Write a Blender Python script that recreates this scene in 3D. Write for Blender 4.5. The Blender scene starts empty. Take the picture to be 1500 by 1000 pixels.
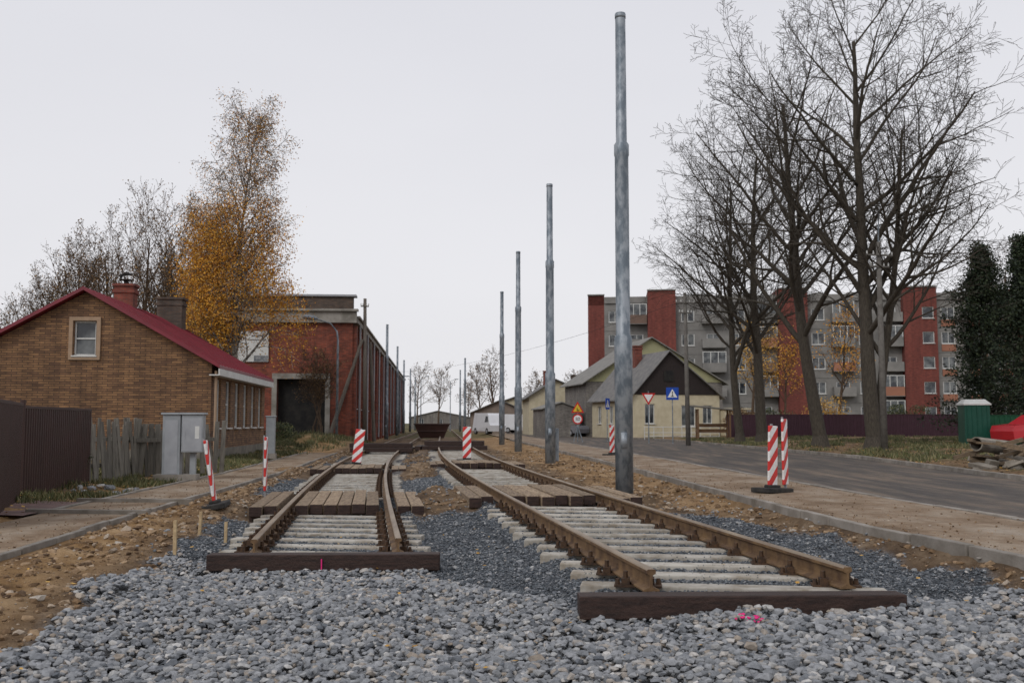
import bpy, math, random
import numpy as np
from mathutils import Vector, Matrix
random.seed(7); rng=np.random.default_rng(7)
S=bpy.context.scene
R=random.uniform
# ------------------------------------------------------------ materials
def newmat(name):
    m=bpy.data.materials.new(name); m.use_nodes=True
    nt=m.node_tree; b=nt.nodes['Principled BSDF']; return m,nt,b
def N(nt,t,**k):
    n=nt.nodes.new(t)
    for a,v in k.items():
        if a in n.inputs: n.inputs[a].default_value=v
        else: setattr(n,a,v)
    return n
def ramp(nt,fac,stops):
    r=nt.nodes.new('ShaderNodeValToRGB'); e=r.color_ramp.elements
    while len(e)<len(stops): e.new(.5)
    for i,(p,c) in enumerate(stops):
        e[i].position=p; e[i].color=(c[0],c[1],c[2],1)
    nt.links.new(fac,r.inputs[0]); return r.outputs[0]
def mixc(nt,fac,a,b,mode='MIX'):
    n=nt.nodes.new('ShaderNodeMix'); n.data_type='RGBA'; n.blend_type=mode
    for sock,v in ((n.inputs[0],fac),(n.inputs[6],a),(n.inputs[7],b)):
        if hasattr(v,'links'): nt.links.new(v,sock)
        elif isinstance(v,(int,float)): sock.default_value=v
        else: sock.default_value=(v[0],v[1],v[2],1)
    return n.outputs[2]
def setbump(nt,b,h,s,d=.02):
    n=nt.nodes.new('ShaderNodeBump'); n.inputs['Strength'].default_value=s; n.inputs['Distance'].default_value=d
    nt.links.new(h,n.inputs['Height']); nt.links.new(n.outputs[0],b.inputs['Normal'])
def noisen(nt,scale,detail=5,coord='Object',rough=.6,stretch=None):
    tc=nt.nodes.new('ShaderNodeTexCoord'); n=N(nt,'ShaderNodeTexNoise',Scale=scale,Detail=detail,Roughness=rough)
    if stretch:
        mp=nt.nodes.new('ShaderNodeMapping'); mp.inputs['Scale'].default_value=stretch
        nt.links.new(tc.outputs[coord],mp.inputs[0]); nt.links.new(mp.outputs[0],n.inputs['Vector'])
    else: nt.links.new(tc.outputs[coord],n.inputs['Vector'])
    return n.outputs['Fac']
def mat(name,c1,c2=None,scale=4,rough=.85,bump=0,bs=40,metal=0,isl=0,spec=.3,stretch=None,lo=.35,hi=.65):
    m,nt,b=newmat(name); c2=c2 or tuple(x*.8 for x in c1)
    col=ramp(nt,noisen(nt,scale,stretch=stretch),[(lo,c1),(hi,c2)])
    if isl:
        g=nt.nodes.new('ShaderNodeNewGeometry')
        v=ramp(nt,g.outputs['Random Per Island'],[(0,(1-isl,)*3),(1,(1+isl,)*3)])
        col=mixc(nt,1.0,col,v,'MULTIPLY')
    nt.links.new(col,b.inputs['Base Color'])
    b.inputs['Roughness'].default_value=rough; b.inputs['Metallic'].default_value=metal
    b.inputs['Specular IOR Level'].default_value=spec
    if bump: setbump(nt,b,noisen(nt,bs,8),bump)
    return m
def brickmat(name,c1,c2,mortar,bw=.25,bh=.075,ms=.01,bias=0,dirt=.35,dscale=.6):
    m,nt,b=newmat(name)
    tc=nt.nodes.new('ShaderNodeTexCoord')
    br=N(nt,'ShaderNodeTexBrick',Scale=1.0)
    br.inputs['Brick Width'].default_value=bw; br.inputs['Row Height'].default_value=bh
    br.inputs['Mortar Size'].default_value=ms; br.inputs['Bias'].default_value=bias
    br.inputs['Color1'].default_value=(*c1,1); br.inputs['Color2'].default_value=(*c2,1); br.inputs['Mortar'].default_value=(*mortar,1)
    nt.links.new(tc.outputs['UV'],br.inputs['Vector'])
    n=noisen(nt,dscale,10,rough=.7)
    v=ramp(nt,n,[(.3,(1-dirt,)*3),(.7,(1+dirt*.4,)*3)])
    col=mixc(nt,1.0,br.outputs['Color'],v,'MULTIPLY')
    s=ramp(nt,noisen(nt,1.0,6,stretch=(2.2,2.2,.25)),[(.35,(.78,.78,.8)),(.6,(1.08,1.08,1.08))])
    col=mixc(nt,1.0,col,s,'MULTIPLY')
    s2=ramp(nt,noisen(nt,1.0,3,coord='UV',stretch=(2.6,9,1)),[(.38,(.68,.68,.7)),(.6,(1.12,1.12,1.12))])
    col=mixc(nt,.8,col,s2,'MULTIPLY')
    nt.links.new(col,b.inputs['Base Color']); b.inputs['Roughness'].default_value=.9
    setbump(nt,b,br.outputs['Fac'],-.4,.01)
    return m
# ------------------------------------------------------------ mesh builder
class MB:
    def __init__(s): s.v=[];s.f=[];s.m=[]
    def poly(s,pts,mi=0):
        k=len(s.v); s.v.extend([tuple(p) for p in pts]); s.f.append(tuple(range(k,k+len(pts)))); s.m.append(mi)
    def box(s,c,d,rz=0,mi=0,front=None,M4=None):
        x,y,z=d[0]/2,d[1]/2,d[2]/2; ca,sa=math.cos(rz),math.sin(rz); k=len(s.v)
        for a,b_,e in ((-x,-y,-z),(x,-y,-z),(x,y,-z),(-x,y,-z),(-x,-y,z),(x,-y,z),(x,y,z),(-x,y,z)):
            if M4 is not None:
                p=M4@Vector((a,b_,e)); s.v.append((c[0]+p.x,c[1]+p.y,c[2]+p.z))
            else: s.v.append((c[0]+a*ca-b_*sa,c[1]+a*sa+b_*ca,c[2]+e))
        for i,f in enumerate(((0,3,2,1),(4,5,6,7),(0,1,5,4),(1,2,6,5),(2,3,7,6),(3,0,4,7))):
            s.f.append(tuple(k+j for j in f)); s.m.append(front if (front is not None and i in(2,4)) else mi)
    def tube(s,pts,rads,n=6,mi=0,cap=True):
        pts=[Vector(p) for p in pts]; k0=len(s.v)
        for i,p in enumerate(pts):
            d=(pts[min(i+1,len(pts)-1)]-pts[max(i-1,0)]); d.normalize()
            a=Vector((1,0,0)) if abs(d.x)<.7 else Vector((0,1,0))
            u=d.cross(a).normalized(); w=d.cross(u)
            for j in range(n):
                t=2*math.pi*j/n; q=p+(u*math.cos(t)+w*math.sin(t))*rads[i]; s.v.append((q.x,q.y,q.z))
        for i in range(len(pts)-1):
            for j in range(n):
                a=k0+i*n+j; b_=k0+i*n+(j+1)%n
                s.f.append((a,a+n,b_+n,b_)); s.m.append(mi)
        if cap:
            s.f.append(tuple(k0+j for j in range(n))); s.m.append(mi)
            e=k0+(len(pts)-1)*n; s.f.append(tuple(e+j for j in reversed(range(n)))); s.m.append(mi)
    def build(s,name,mats,parent=None,smooth=False,loc=(0,0,0),rot=(0,0,0),uv=True,bevel=0):
        me=bpy.data.meshes.new(name); me.from_pydata(s.v,[],s.f)
        for m in (mats if isinstance(mats,(list,tuple)) else [mats]): me.materials.append(m)
        me.polygons.foreach_set('material_index',s.m)
        if smooth: me.polygons.foreach_set('use_smooth',[True]*len(s.f))
        me.update()
        if uv:
            ul=me.uv_layers.new(name='UVMap').data; vs=me.vertices
            for p in me.polygons:
                n=p.normal
                if abs(n.z)>.8: t=Vector((1,0,0)); w=Vector((0,1,0))
                else:
                    t=Vector((-n.y,n.x,0)).normalized(); w=Vector((0,0,1))
                    if abs(n.z)>.2: w=n.cross(t)
                for li in p.loop_indices:
                    co=vs[me.loops[li].vertex_index].co; ul[li].uv=(co.dot(t)+50,co.dot(w)+50)
        o=bpy.data.objects.new(name,me); S.collection.objects.link(o)
        o.location=loc; o.rotation_euler=rot
        if parent: o.parent=parent
        if bevel:
            bm=o.modifiers.new('b','BEVEL'); bm.width=bevel; bm.segments=2; bm.limit_method='ANGLE'
        return o
def empty(name,loc=(0,0,0),rz=0):
    o=bpy.data.objects.new(name,None); S.collection.objects.link(o); o.location=loc; o.rotation_euler=(0,0,rz); return o
def npmesh(name,V,F,mats,mi=None,smooth=False):
    me=bpy.data.meshes.new(name); n=F.shape[1]
    me.vertices.add(len(V)); me.vertices.foreach_set('co',V.astype(np.float32).ravel())
    me.loops.add(F.size); me.loops.foreach_set('vertex_index',F.astype(np.int32).ravel())
    me.polygons.add(len(F)); me.polygons.foreach_set('loop_start',np.arange(0,F.size,n,dtype=np.int32))
    me.polygons.foreach_set('loop_total',np.full(len(F),n,dtype=np.int32))
    for m in mats: me.materials.append(m)
    if mi is not None: me.polygons.foreach_set('material_index',mi.astype(np.int32))
    me.polygons.foreach_set('use_smooth',np.full(len(F),smooth))
    me.update(calc_edges=True); me.validate()
    o=bpy.data.objects.new(name,me); S.collection.objects.link(o); return o
# ------------------------------------------------------------ site layout (metres, street runs +Y)
def C(Y):
    Y=np.asarray(Y,float)
    return 1.84-.068*(Y-8)+.68*(np.log1p(np.exp(-(Y-30)/8))-math.log(1+math.exp(22/8)))
def Cf(Y): return float(C(Y))
GA=3.46
def LT(Y): return C(Y)-GA
def pathR(Y): return np.minimum(np.interp(Y,[0,10.5,14,17,27,42,56,80,150],[-4.9,-5.3,-5.6,-5.8,-6.35,-7.6,-8.8,-11,-16]),LT(Y)-2)
def kerbX(Y): return np.interp(Y,[0,9.2,12.1,17.2,29,42,60,100,200],[5.5,4.7,4.2,3.82,3.2,2.3,1.0,-2,-9.5])
def roadN(Y): return np.interp(Y,[0,12.8,16.4,31.6,45,60,80,100,200],[7.2,6.57,6.25,5.4,4.6,3.6,2.3,.9,-6.5])
def roadF(Y): return np.interp(Y,[0,22.9,37.8,52.8,68,79,87,100,200],[10.6,11.75,12.9,12.6,12.0,11.2,9.0,7.2,-.3])
lat=rng.random((256,256))
def vn(x,y,s=1.0):
    x=np.asarray(x,float)*s+1000.3; y=np.asarray(y,float)*s+1000.7
    xi=np.floor(x).astype(int); yi=np.floor(y).astype(int); fx=x-xi; fy=y-yi
    fx=fx*fx*(3-2*fx); fy=fy*fy*(3-2*fy)
    g=lambda a,b: lat[a%256,b%256]
    return (g(xi,yi)*(1-fx)+g(xi+1,yi)*fx)*(1-fy)+(g(xi,yi+1)*(1-fx)+g(xi+1,yi+1)*fx)*fy
def sst(a,b,x):
    t=np.clip((x-a)/(b-a),0,1); return t*t*(3-2*t)
def coarseY(X): return np.interp(X,[-4.4,-3.5,-3.0,-1,-.7,.45,.6,2.9,3.2,4.6],[11.6,10.9,10.7,10.6,9.9,7.8,7.35,7.45,8.0,8.5])
def redge(Y): return np.where(Y<8.6,kerbX(Y)-.3,np.interp(Y,[8.6,13,17,24],[2.65,2.4,2.1,1.75])+C(Y))
def G(X,Y):
    X=np.asarray(X,float); Y=np.asarray(Y,float); c=C(Y); l=LT(Y); pr=pathR(Y); k=kerbX(Y)
    t1=(Y>10.7); t2=(Y>7.6)
    bp=[pr-30,pr-4.5,pr-1.8,pr+.15,l-1.75,l-1.3,l-1.1,l+1.1,l+1.3,c-1.7,c-1.3,c-1.1,c+1.1,c+1.3,c+1.75,k-.45,k-.05,roadN(Y),roadF(Y)+.02,roadF(Y)+.3,roadF(Y)+5,roadF(Y)+30]
    za=np.where(t1,-.105,-.18); zb=np.where(t2,.03,-.05)
    zz=[.3,.1,-.05,-.05,-.1,-.18,za,za,-.18,-.08,-.045,zb,zb,-.05,-.1,-.03,.07,-.03,-.03,.1,.28,.5]
    z=np.full(X.shape,zz[0],float)
    for i in range(len(bp)-1):
        z=z+(zz[i+1]-zz[i])*np.clip((X-bp[i])/np.maximum(bp[i+1]-bp[i],.02),0,1)
    dirt=((X>pr+.15)&(X<k-.1))|(X<pr-1.8)|(X>roadF(Y)+.3)
    intr=((np.abs(X-c)<1.3)&(Y>7.5))|((np.abs(X-l)<1.3)&(Y>10.5))
    a=np.where(dirt,np.where(intr,.12,1.),0.05)
    a=a*np.where(Y>60,.5,1)
    side=((X>c+1.7)&(X<k-.1))|((X>pr+.15)&(X<l-1.8))
    z=z+a*((vn(X,Y,.9)-.5)*.12+(vn(X,Y,3.1)-.5)*np.where(side,.1,.06)+(vn(X,Y,9)-.5)*np.where(side,.045,.03))
    mid=np.exp(-((X-(c+l)/2)/.75)**4)
    out=np.exp(-((X-(c+2.1))/.5)**2)+np.exp(-((X-(l-2.1))/.5)**2)
    for y0,h in ((17.6,.19),(30,.17),(38,.1),(48,.22)):
        z=z+(mid+out*.5)*h*np.exp(-((Y-y0)/1.9)**4)*(.6+.8*vn(X,Y,2.3))
    z=z+.75*np.exp(-((X+11)/2.6)**2-((Y-56)/6)**2)
    return z
def Gf(x,y): return float(G(np.array([x]),np.array([y]))[0])

# ground sheet
ys=np.concatenate([np.array([-60,-20,-5,0,2]),np.arange(3,9,.09),np.arange(9,22,.13),np.arange(22,60,.35),np.arange(60,130,2),np.array([140,160,200,300,500,900,2000])])
xs=np.concatenate([np.array([-900,-400,-200,-120,-80,-60,-45,-35,-28]),np.arange(-24,-9,.6),np.arange(-9,7.4,.1),np.arange(7.4,24,.5),np.array([26,29,33,40,50,70,100,200,400,900])])
XX,YY=np.meshgrid(xs,ys); ZZ=G(XX,YY)
nx,ny=len(xs),len(ys)
V=np.stack([XX.ravel(),YY.ravel(),ZZ.ravel()],1)
idx=np.arange(nx*ny).reshape(ny,nx)
F=np.stack([idx[:-1,:-1].ravel(),idx[:-1,1:].ravel(),idx[1:,1:].ravel(),idx[1:,:-1].ravel()],1)
x,y=V[:,0],V[:,1]; c=C(y); l=LT(y); n1=vn(x,y,1.5)-.5; n2=vn(x,y,5)-.5; jit=n1*.5+n2*.25
ball=sst(-.1,.1,x-(l-1.85)+jit)*sst(-.12,.12,redge(y)-x+jit)
dirtband=np.zeros_like(x)
for a,b_ in ((15.6,20.6),(27.5,33),(37,40)): dirtband=np.maximum(dirtband,sst(a-.4,a+.1,y+jit)*(1-sst(b_-.1,b_+.5,y+jit)))
dirtband=np.maximum(dirtband,sst(43,47,y+jit))
intr=(np.abs(x-c)<1.25)|(np.abs(x-l)<1.25)
ball=ball*(1-dirtband*np.where(intr&(y<58),.25,1))
coarse=ball*(1-sst(-.15,.15,y-coarseY(x)+jit*.5))
gl=sst(0,.8,(pathR(y)-2.6)-x+n1*2)*sst(16,22,y)*sst(.35,.6,vn(x,y,1.1)+.15*n2)
gr=sst(0,.6,x-(roadF(y)+.7)+n1*1.4)*sst(.42,.72,vn(x,y,.7)+.5*n2)
hump=np.exp(-((x+11)/2.4)**2-((y-58)/6)**2)
gra=np.clip(gl+gr+hump*.9*(n1+.8),0,1); gra=np.where(y>95,np.maximum(gra,.7),gra)
col=np.stack([coarse,ball,gra,np.ones_like(x)],1)
sand=sst(-.2,.8,(l-1.9)-x)*(x>pathR(y)-3)+sst(0,.5,x-(roadF(y)))*.3+sst(.1,.6,x-(c+1.9))*(x<kerbX(y)+.3)*sst(13,18,y)*.75
col[:,3]=np.clip(sand,0,1)
gm,nt,b=newmat('ground_mix')
at=nt.nodes.new('ShaderNodeVertexColor'); at.layer_name='zones'
sp=nt.nodes.new('ShaderNodeSeparateColor'); nt.links.new(at.outputs[0],sp.inputs[0])
dirtc=ramp(nt,noisen(nt,1.6,10,rough=.7),[(.32,(.07,.046,.03)),(.5,(.155,.105,.065)),(.68,(.32,.235,.155))])
sandc=ramp(nt,noisen(nt,1.3,10,rough=.68),[(.35,(.12,.07,.035)),(.48,(.29,.175,.08)),(.66,(.47,.32,.18))])
dirtc=mixc(nt,at.outputs['Alpha'],dirtc,sandc)
tc=nt.nodes.new('ShaderNodeTexCoord')
vo=N(nt,'ShaderNodeTexVoronoi',Scale=34.0); nt.links.new(tc.outputs['Object'],vo.inputs['Vector'])
sv=nt.nodes.new('ShaderNodeSeparateColor'); nt.links.new(vo.outputs['Color'],sv.inputs[0])
finec=ramp(nt,sv.outputs[0],[(0,(.05,.057,.065)),(.6,(.115,.125,.14)),(1,(.24,.25,.26))])
coarsec=ramp(nt,sv.outputs[0],[(0,(.04,.04,.042)),(1,(.15,.15,.15))])
grassc=ramp(nt,noisen(nt,3,10,rough=.75),[(.32,(.10,.07,.04)),(.5,(.07,.075,.028)),(.7,(.14,.125,.06))])
cc=mixc(nt,sp.outputs[1],dirtc,finec); cc=mixc(nt,sp.outputs[0],cc,coarsec); cc=mixc(nt,sp.outputs[2],cc,grassc)
nt.links.new(cc,b.inputs['Base Color']); b.inputs['Roughness'].default_value=.95; b.inputs['Specular IOR Level'].default_value=.15
h1=noisen(nt,14,10,rough=.75)
hm=nt.nodes.new('ShaderNodeMix'); nt.links.new(sp.outputs[1],hm.inputs[0]); nt.links.new(h1,hm.inputs[2]); 
inv=N(nt,'ShaderNodeMath',operation='MULTIPLY'); nt.links.new(vo.outputs['Distance'],inv.inputs[0]); inv.inputs[1].default_value=-1.2
nt.links.new(inv.outputs[0],hm.inputs[3]); setbump(nt,b,hm.outputs[0],.9,.07)
g=npmesh('ground',V,F,[gm],smooth=True)
ca=g.data.color_attributes.new('zones','FLOAT_COLOR','POINT'); ca.data.foreach_set('color',col.astype(np.float32).ravel())

# ------------------------------------------------------------ stones
phi=(1+5**.5)/2
ico=np.array([(-1,phi,0),(1,phi,0),(-1,-phi,0),(1,-phi,0),(0,-1,phi),(0,1,phi),(0,-1,-phi),(0,1,-phi),(phi,0,-1),(phi,0,1),(-phi,0,-1),(-phi,0,1)])/math.sqrt(1+phi*phi)
icof=np.array([(0,11,5),(0,5,1),(0,1,7),(0,7,10),(0,10,11),(1,5,9),(5,11,4),(11,10,2),(10,7,6),(7,1,8),(3,9,4),(3,4,2),(3,2,6),(3,6,8),(3,8,9),(4,9,5),(2,4,11),(6,2,10),(8,6,7),(9,8,1)])
octa=np.array([(1,0,0),(-1,0,0),(0,1,0),(0,-1,0),(0,0,1),(0,0,-1)],float)
octf=np.array([(0,2,4),(2,1,4),(1,3,4),(3,0,4),(2,0,5),(1,2,5),(3,1,5),(0,3,5)])
def stones(name,X,Y,Z,size,base,faces,mats,flat=.65,var=(.6,1.3)):
    n=len(X); nb=len(base)
    P=base[None]*(rng.uniform(var[0],var[1],(n,nb,1)))
    P=P*rng.uniform(.6,1.2,(n,1,3))
    q=rng.normal(size=(n,4)); q/=np.linalg.norm(q,axis=1)[:,None]; w,a,b2,c2=q.T
    Rm=np.stack([1-2*(b2*b2+c2*c2),2*(a*b2-c2*w),2*(a*c2+b2*w),2*(a*b2+c2*w),1-2*(a*a+c2*c2),2*(b2*c2-a*w),2*(a*c2-b2*w),2*(b2*c2+a*w),1-2*(a*a+b2*b2)],1).reshape(n,3,3)
    P=np.einsum('nij,nkj->nki',Rm,P); P[:,:,2]*=flat
    P=P*size[:,None,None]+np.stack([X,Y,Z],1)[:,None,:]
    Fc=(faces[None]+(np.arange(n)*nb)[:,None,None]).reshape(-1,3)
    return npmesh(name,P.reshape(-1,3),Fc,mats)
def stonemat(name,stops,scale=25):
    m,nt,b=newmat(name); gg=nt.nodes.new('ShaderNodeNewGeometry')
    c=ramp(nt,gg.outputs['Random Per Island'],stops)
    v=ramp(nt,noisen(nt,scale,6,rough=.7),[(.35,(.7,)*3),(.65,(1.2,)*3)])
    nt.links.new(mixc(nt,1.,c,v,'MULTIPLY'),b.inputs['Base Color']); b.inputs['Roughness'].default_value=.85; b.inputs['Specular IOR Level'].default_value=.2
    return m
smc=stonemat('crushed_stone',[(0,(.11,.12,.135)),(.2,(.22,.228,.238)),(.5,(.29,.297,.31)),(.68,(.19,.2,.215)),(.8,(.38,.38,.375)),(.9,(.29,.245,.2)),(1,(.52,.51,.495))])
smf=stonemat('fine_stone',[(0,(.05,.058,.07)),(.5,(.12,.135,.15)),(.85,(.19,.20,.215)),(1,(.36,.36,.36))])
smd=stonemat('soil_clod',[(0,(.08,.05,.03)),(.5,(.21,.135,.075)),(.85,(.34,.24,.15)),(1,(.40,.36,.31))])
def masks(X,Y):
    c=C(Y); l=LT(Y); j=(vn(X,Y,1.5)-.5)*.5+(vn(X,Y,5)-.5)*.25
    inb=(X-(l-1.85)+j>0)&(redge(Y)-X+j>0)
    return inb,(Y-coarseY(X)+j*.5)
n=60000; X=rng.uniform(-4.8,4.8,n); Y=rng.uniform(4.6,11.6,n)
inb,d=masks(X,Y); k=inb&(d<.12); X,Y=X[k],Y[k]
sz=(.015+.024*rng.random(len(X))**.8)*np.where(rng.random(len(X))<.08,1.45,1)
stones('gravel',X,Y,G(X,Y)+rng.uniform(-.01,.042,len(X)),sz,ico,icof,[smc])
n=180000; Y=7.3+rng.random(n)**1.35*19; X=LT(Y)-2.4+rng.random(n)*8.6
inb,d=masks(X,Y); k=inb&(d>-.25)&~(((np.abs(Y-17.9)<2.2)|(Y>27))&~((np.abs(X-C(Y))<1.2)|(np.abs(X-LT(Y))<1.2))); X,Y=X[k],Y[k]
stones('fine_gravel',X,Y,G(X,Y)+rng.uniform(-.004,.012,len(X)),rng.uniform(.009,.019,len(X))*(1+(Y-7)/25),octa,octf,[smf])
n=1700; X=rng.uniform(-4.6,4.6,n);Y=rng.uniform(7.6,20,n); inb,d=masks(X,Y); k=(d>0)&(np.abs(X-C(Y))>1.25)&(np.abs(X-LT(Y))>1.25); X,Y=X[k],Y[k]
stones('loose_stones',X,Y,G(X,Y)+.01,rng.uniform(.012,.036,len(X)),ico,icof,[smc])
n=34000; Y=5+rng.random(n)**1.3*45; side=rng.random(n)
X=np.where(side<.42,rng.uniform(pathR(Y)+.1,LT(Y)-1.6),np.where(side<.8,rng.uniform(C(Y)+1.6,kerbX(Y)-.1),rng.uniform(LT(Y)+1.2,C(Y)-1.2)))
inb,d=masks(X,Y); k=(~inb)|(np.abs(Y-18)<2.3)|(Y>27); X,Y=X[k],Y[k]
stones('soil_clods',X,Y,G(X,Y)+.003,.008+.055*rng.random(len(X))**5,ico,icof,[smd])
# crumbs dragged onto pavement, footpath and sleepers
n=2600; Y=7+rng.random(n)**1.4*30; X=kerbX(Y)+.1+rng.random(n)**1.8*2.2; stones('pavement_crumbs',X,Y,np.full(n,.158),.004+.018*rng.random(n)**3,octa,octf,[smd])
n=1800; Y=9+rng.random(n)**1.3*25; X=pathR(Y)-.1-rng.random(n)**1.6*1.3; stones('footpath_crumbs',X,Y,np.full(n,.006),.004+.018*rng.random(n)**3,octa,octf,[smd])
n=1500; Y=8.2+rng.random(n)**1.3*14; X=C(Y)+rng.uniform(-1.15,1.15,n); stones('sleeper_crumbs',X,Y,np.full(n,.074),.004+.008*rng.random(n)**2,octa,octf,[smf])
n=1200; Y=11.3+rng.random(n)**1.3*12; X=LT(Y)+rng.uniform(-1.15,1.15,n); stones('sleeper_crumbs',X,Y,np.full(n,-.061),.004+.008*rng.random(n)**2,octa,octf,[smf])

# ------------------------------------------------------------ strips: road, pavement, kerbs
conc=mat('kerb_concrete',(.17,.15,.125),(.29,.265,.235),2.5,bump=.4,isl=.18)
def strip(name,fa,fb,z,m,y0,y1,dy=1.0,sub=8,wob=0):
    yy=np.arange(y0,y1+dy*.5,dy); t=np.linspace(0,1,sub)
    A=fa(yy)[:,None]*(1-t)+fb(yy)[:,None]*t
    YY2=np.repeat(yy[:,None],sub,1); Z2=np.full_like(A,z)+wob*(vn(A,YY2,.8)-.5)
    V=np.stack([A.ravel(),YY2.ravel(),Z2.ravel()],1); i=np.arange(A.size).reshape(A.shape)
    F=np.stack([i[:-1,:-1].ravel(),i[:-1,1:].ravel(),i[1:,1:].ravel(),i[1:,:-1].ravel()],1)
    return npmesh(name,V,F,[m],smooth=True)
def dustmat(name,stops,bump=.25,sc=.7,stretch=(1.5,.35,1),bs=60,rough=.8,stops2=None):
    m,nt,b=newmat(name)
    col=ramp(nt,noisen(nt,sc,10,rough=.7,stretch=stretch),stops)
    v=ramp(nt,noisen(nt,90,4),[(.3,(.75,)*3),(.7,(1.2,)*3)])
    v2=ramp(nt,noisen(nt,4.5,8,rough=.75),[(.35,(.78,.75,.72)),(.65,(1.14,1.14,1.14))])
    col=mixc(nt,1.,mixc(nt,1.,col,v,'MULTIPLY'),v2,'MULTIPLY')
    nt.links.new(col,b.inputs['Base Color']); b.inputs['Roughness'].default_value=rough; b.inputs['Specular IOR Level'].default_value=.2
    setbump(nt,b,noisen(nt,bs,6),bump,.01); return m
asph=dustmat('asphalt',[(.36,(.06,.055,.053)),(.5,(.095,.082,.072)),(.64,(.185,.145,.11))],stretch=(2.2,.22,1),sc=.8)
pave=dustmat('pavement_concrete',[(.34,(.12,.078,.045)),(.46,(.22,.155,.10)),(.56,(.28,.22,.16)),(.7,(.34,.29,.235))],stretch=(1,.6,1),sc=1.0)
strip('road',lambda y:roadN(y)+.0,lambda y:roadF(y),.05,asph,2,200,1.0,10)
strip('pavement',lambda y:kerbX(y)+.09,lambda y:roadN(y)-.12,.15,pave,3,120,.5,10,.02)
strip('footpath',lambda y:pathR(y)-1.5,lambda y:pathR(y)-.08,.0,pave,6,54,.5,6)
def kerb(name,fx,w,z0,z1,y0,y1,L=1.0,skip=None):
    mb=MB(); y=y0
    while y<y1:
        if not(skip and skip(y)):
            xa,xb=float(fx(y)),float(fx(y+L)); a=math.atan2(-(xb-xa),L)
            mb.box(((xa+xb)/2+R(-.01,.01),y+L/2,(z0+z1)/2+R(-.009,.009)),(w,L-.014,z1-z0),rz=a+R(-.009,.009))
        y+=L
    return mb.build(name,conc,bevel=.01)
kerb('kerb',lambda y:kerbX(y),.1,-.12,.175,3,75)
kerb('kerb',lambda y:roadN(y)-.06,.12,-.05,.165,3,75)
kerb('kerb',lambda y:roadF(y)+.07,.14,-.05,.17,8,84)
kerb('kerb',lambda y:pathR(y)-.03,.08,-.1,.025,6,54)
kerb('kerb',lambda y:pathR(y)-1.55,.08,-.1,.03,16,54)
pav=brickmat('red_pavers',(.20,.10,.085),(.25,.16,.14),(.1,.08,.07),.2,.1,.008)
mb=MB(); mb.poly([(-12,16.3,.035),(-7.25,14.9,.012),(-7.35,17.4,.012),(-12,18.8,.04)]); mb.build('driveway_paving',pav)
mb=MB()
for (cx,cy,w,dd,a) in ((-6.5,15.4,2.0,.12,-.15),(-6.6,17.6,2.1,.12,-.1)): mb.box((cx,cy,.0),(w,dd,.12),rz=a)
mb.build('driveway_kerb',conc)

# ------------------------------------------------------------ tracks
railm=mat('rail_rust',(.205,.125,.06),(.085,.048,.028),6,rough=.7,bump=.25,metal=.1,spec=.35)
railtop=mat('rail_head',(.31,.245,.175),(.20,.145,.10),6,rough=.5,metal=.35,stretch=(1,.1,1))
slm=mat('sleeper_concrete',(.43,.405,.36),(.24,.205,.16),5,bump=.25,isl=.16,lo=.4,hi=.66)
ironm=mat('fastener_iron',(.04,.027,.02),(.10,.055,.03),30,rough=.7,metal=.3)
tarm=mat('tarred_timber',(.022,.013,.011),(.05,.028,.022),7,rough=.65,bump=.5,stretch=(1,6,6))
woodt=mat('dusty_timber',(.32,.24,.16),(.15,.105,.07),5,bump=.4,isl=.3,stretch=(6,.7,6))
prof=[(-.065,0),(.065,0),(.065,.012),(.014,.032),(.01,.05),(.01,.12),(.036,.135),(.036,.158),(.028,.168),(-.028,.168),(-.036,.158),(-.036,.135),(-.01,.12),(-.01,.05),(-.014,.032),(-.065,.012)]
def rail(parent,o,y0,y1,zf):
    mb=MB(); yy=list(np.arange(y0,60,.5))+list(np.arange(60,y1,4)); n=len(prof)
    for yv in yy:
        s=(Cf(yv+.1)-Cf(yv-.1))/.2; L=math.hypot(1,s)
        for (px,pz) in prof: mb.v.append((Cf(yv)+(o+px)/L,yv-px*s/L,zf(yv)+pz))
    for i in range(len(yy)-1):
        for j in range(n):
            a=i*n+j;b_=i*n+(j+1)%n; mb.f.append((a,b_,b_+n,a+n)); mb.m.append(1 if j in(7,8,9) else 0)
    mb.f.append(tuple(reversed(range(n)))); mb.m.append(0)
    mb.build('rail',[railm,railtop],parent,uv=False)
def track(off,y0,ztop,beam):
    P=empty('tram_track')
    for sgn,dy in ((-1,0.0),(1,.12)): rail(P,off+sgn*.797,y0+dy,190,lambda y:ztop+.014)
    mb=MB(); fa=MB(); y=y0+.35
    while y<62:
        s=(Cf(y+.1)-Cf(y-.1))/.2; a=math.atan(s); cx=Cf(y)+off
        crossing=any(abs(y-q)<w for q,w in ((17.6,1.5),(30,1.3),(48,1)))
        if not crossing:
            xo=R(-.05,.05)
            mb.box((cx+xo,y,ztop-.09),(2.42,.2,.18),rz=a+R(-.014,.014))
            if y<34:
                for sg in (-1,1):
                    rx=cx+sg*.797
                    fa.box((rx,y,ztop+.007),(.38,.16,.016),rz=a)
                    for s2 in (-1,1):
                        fa.box((rx+s2*.1,y+R(-.01,.01),ztop+.04),(.065,.11,.055),rz=a)
                        fa.tube([(rx+s2*.1,y,ztop+.05),(rx+s2*.1,y,ztop+.12)],[.024,.02],6)
                        fa.tube([(rx+s2*.165,y,ztop+.01),(rx+s2*.165,y,ztop+.06)],[.024,.018],6)
        y+=.63+R(-.015,.015)
    mb.build('sleepers',slm,P,bevel=.012); fa.build('rail_fasteners',ironm,P,uv=False)
    bm=MB(); bm.box(beam,(2.42,.2,.17),rz=.03)
    bm.build('end_timber',tarm,P,bevel=.012)
    return P
track(0,7.82,.07,(1.70,7.52,.035))
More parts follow.
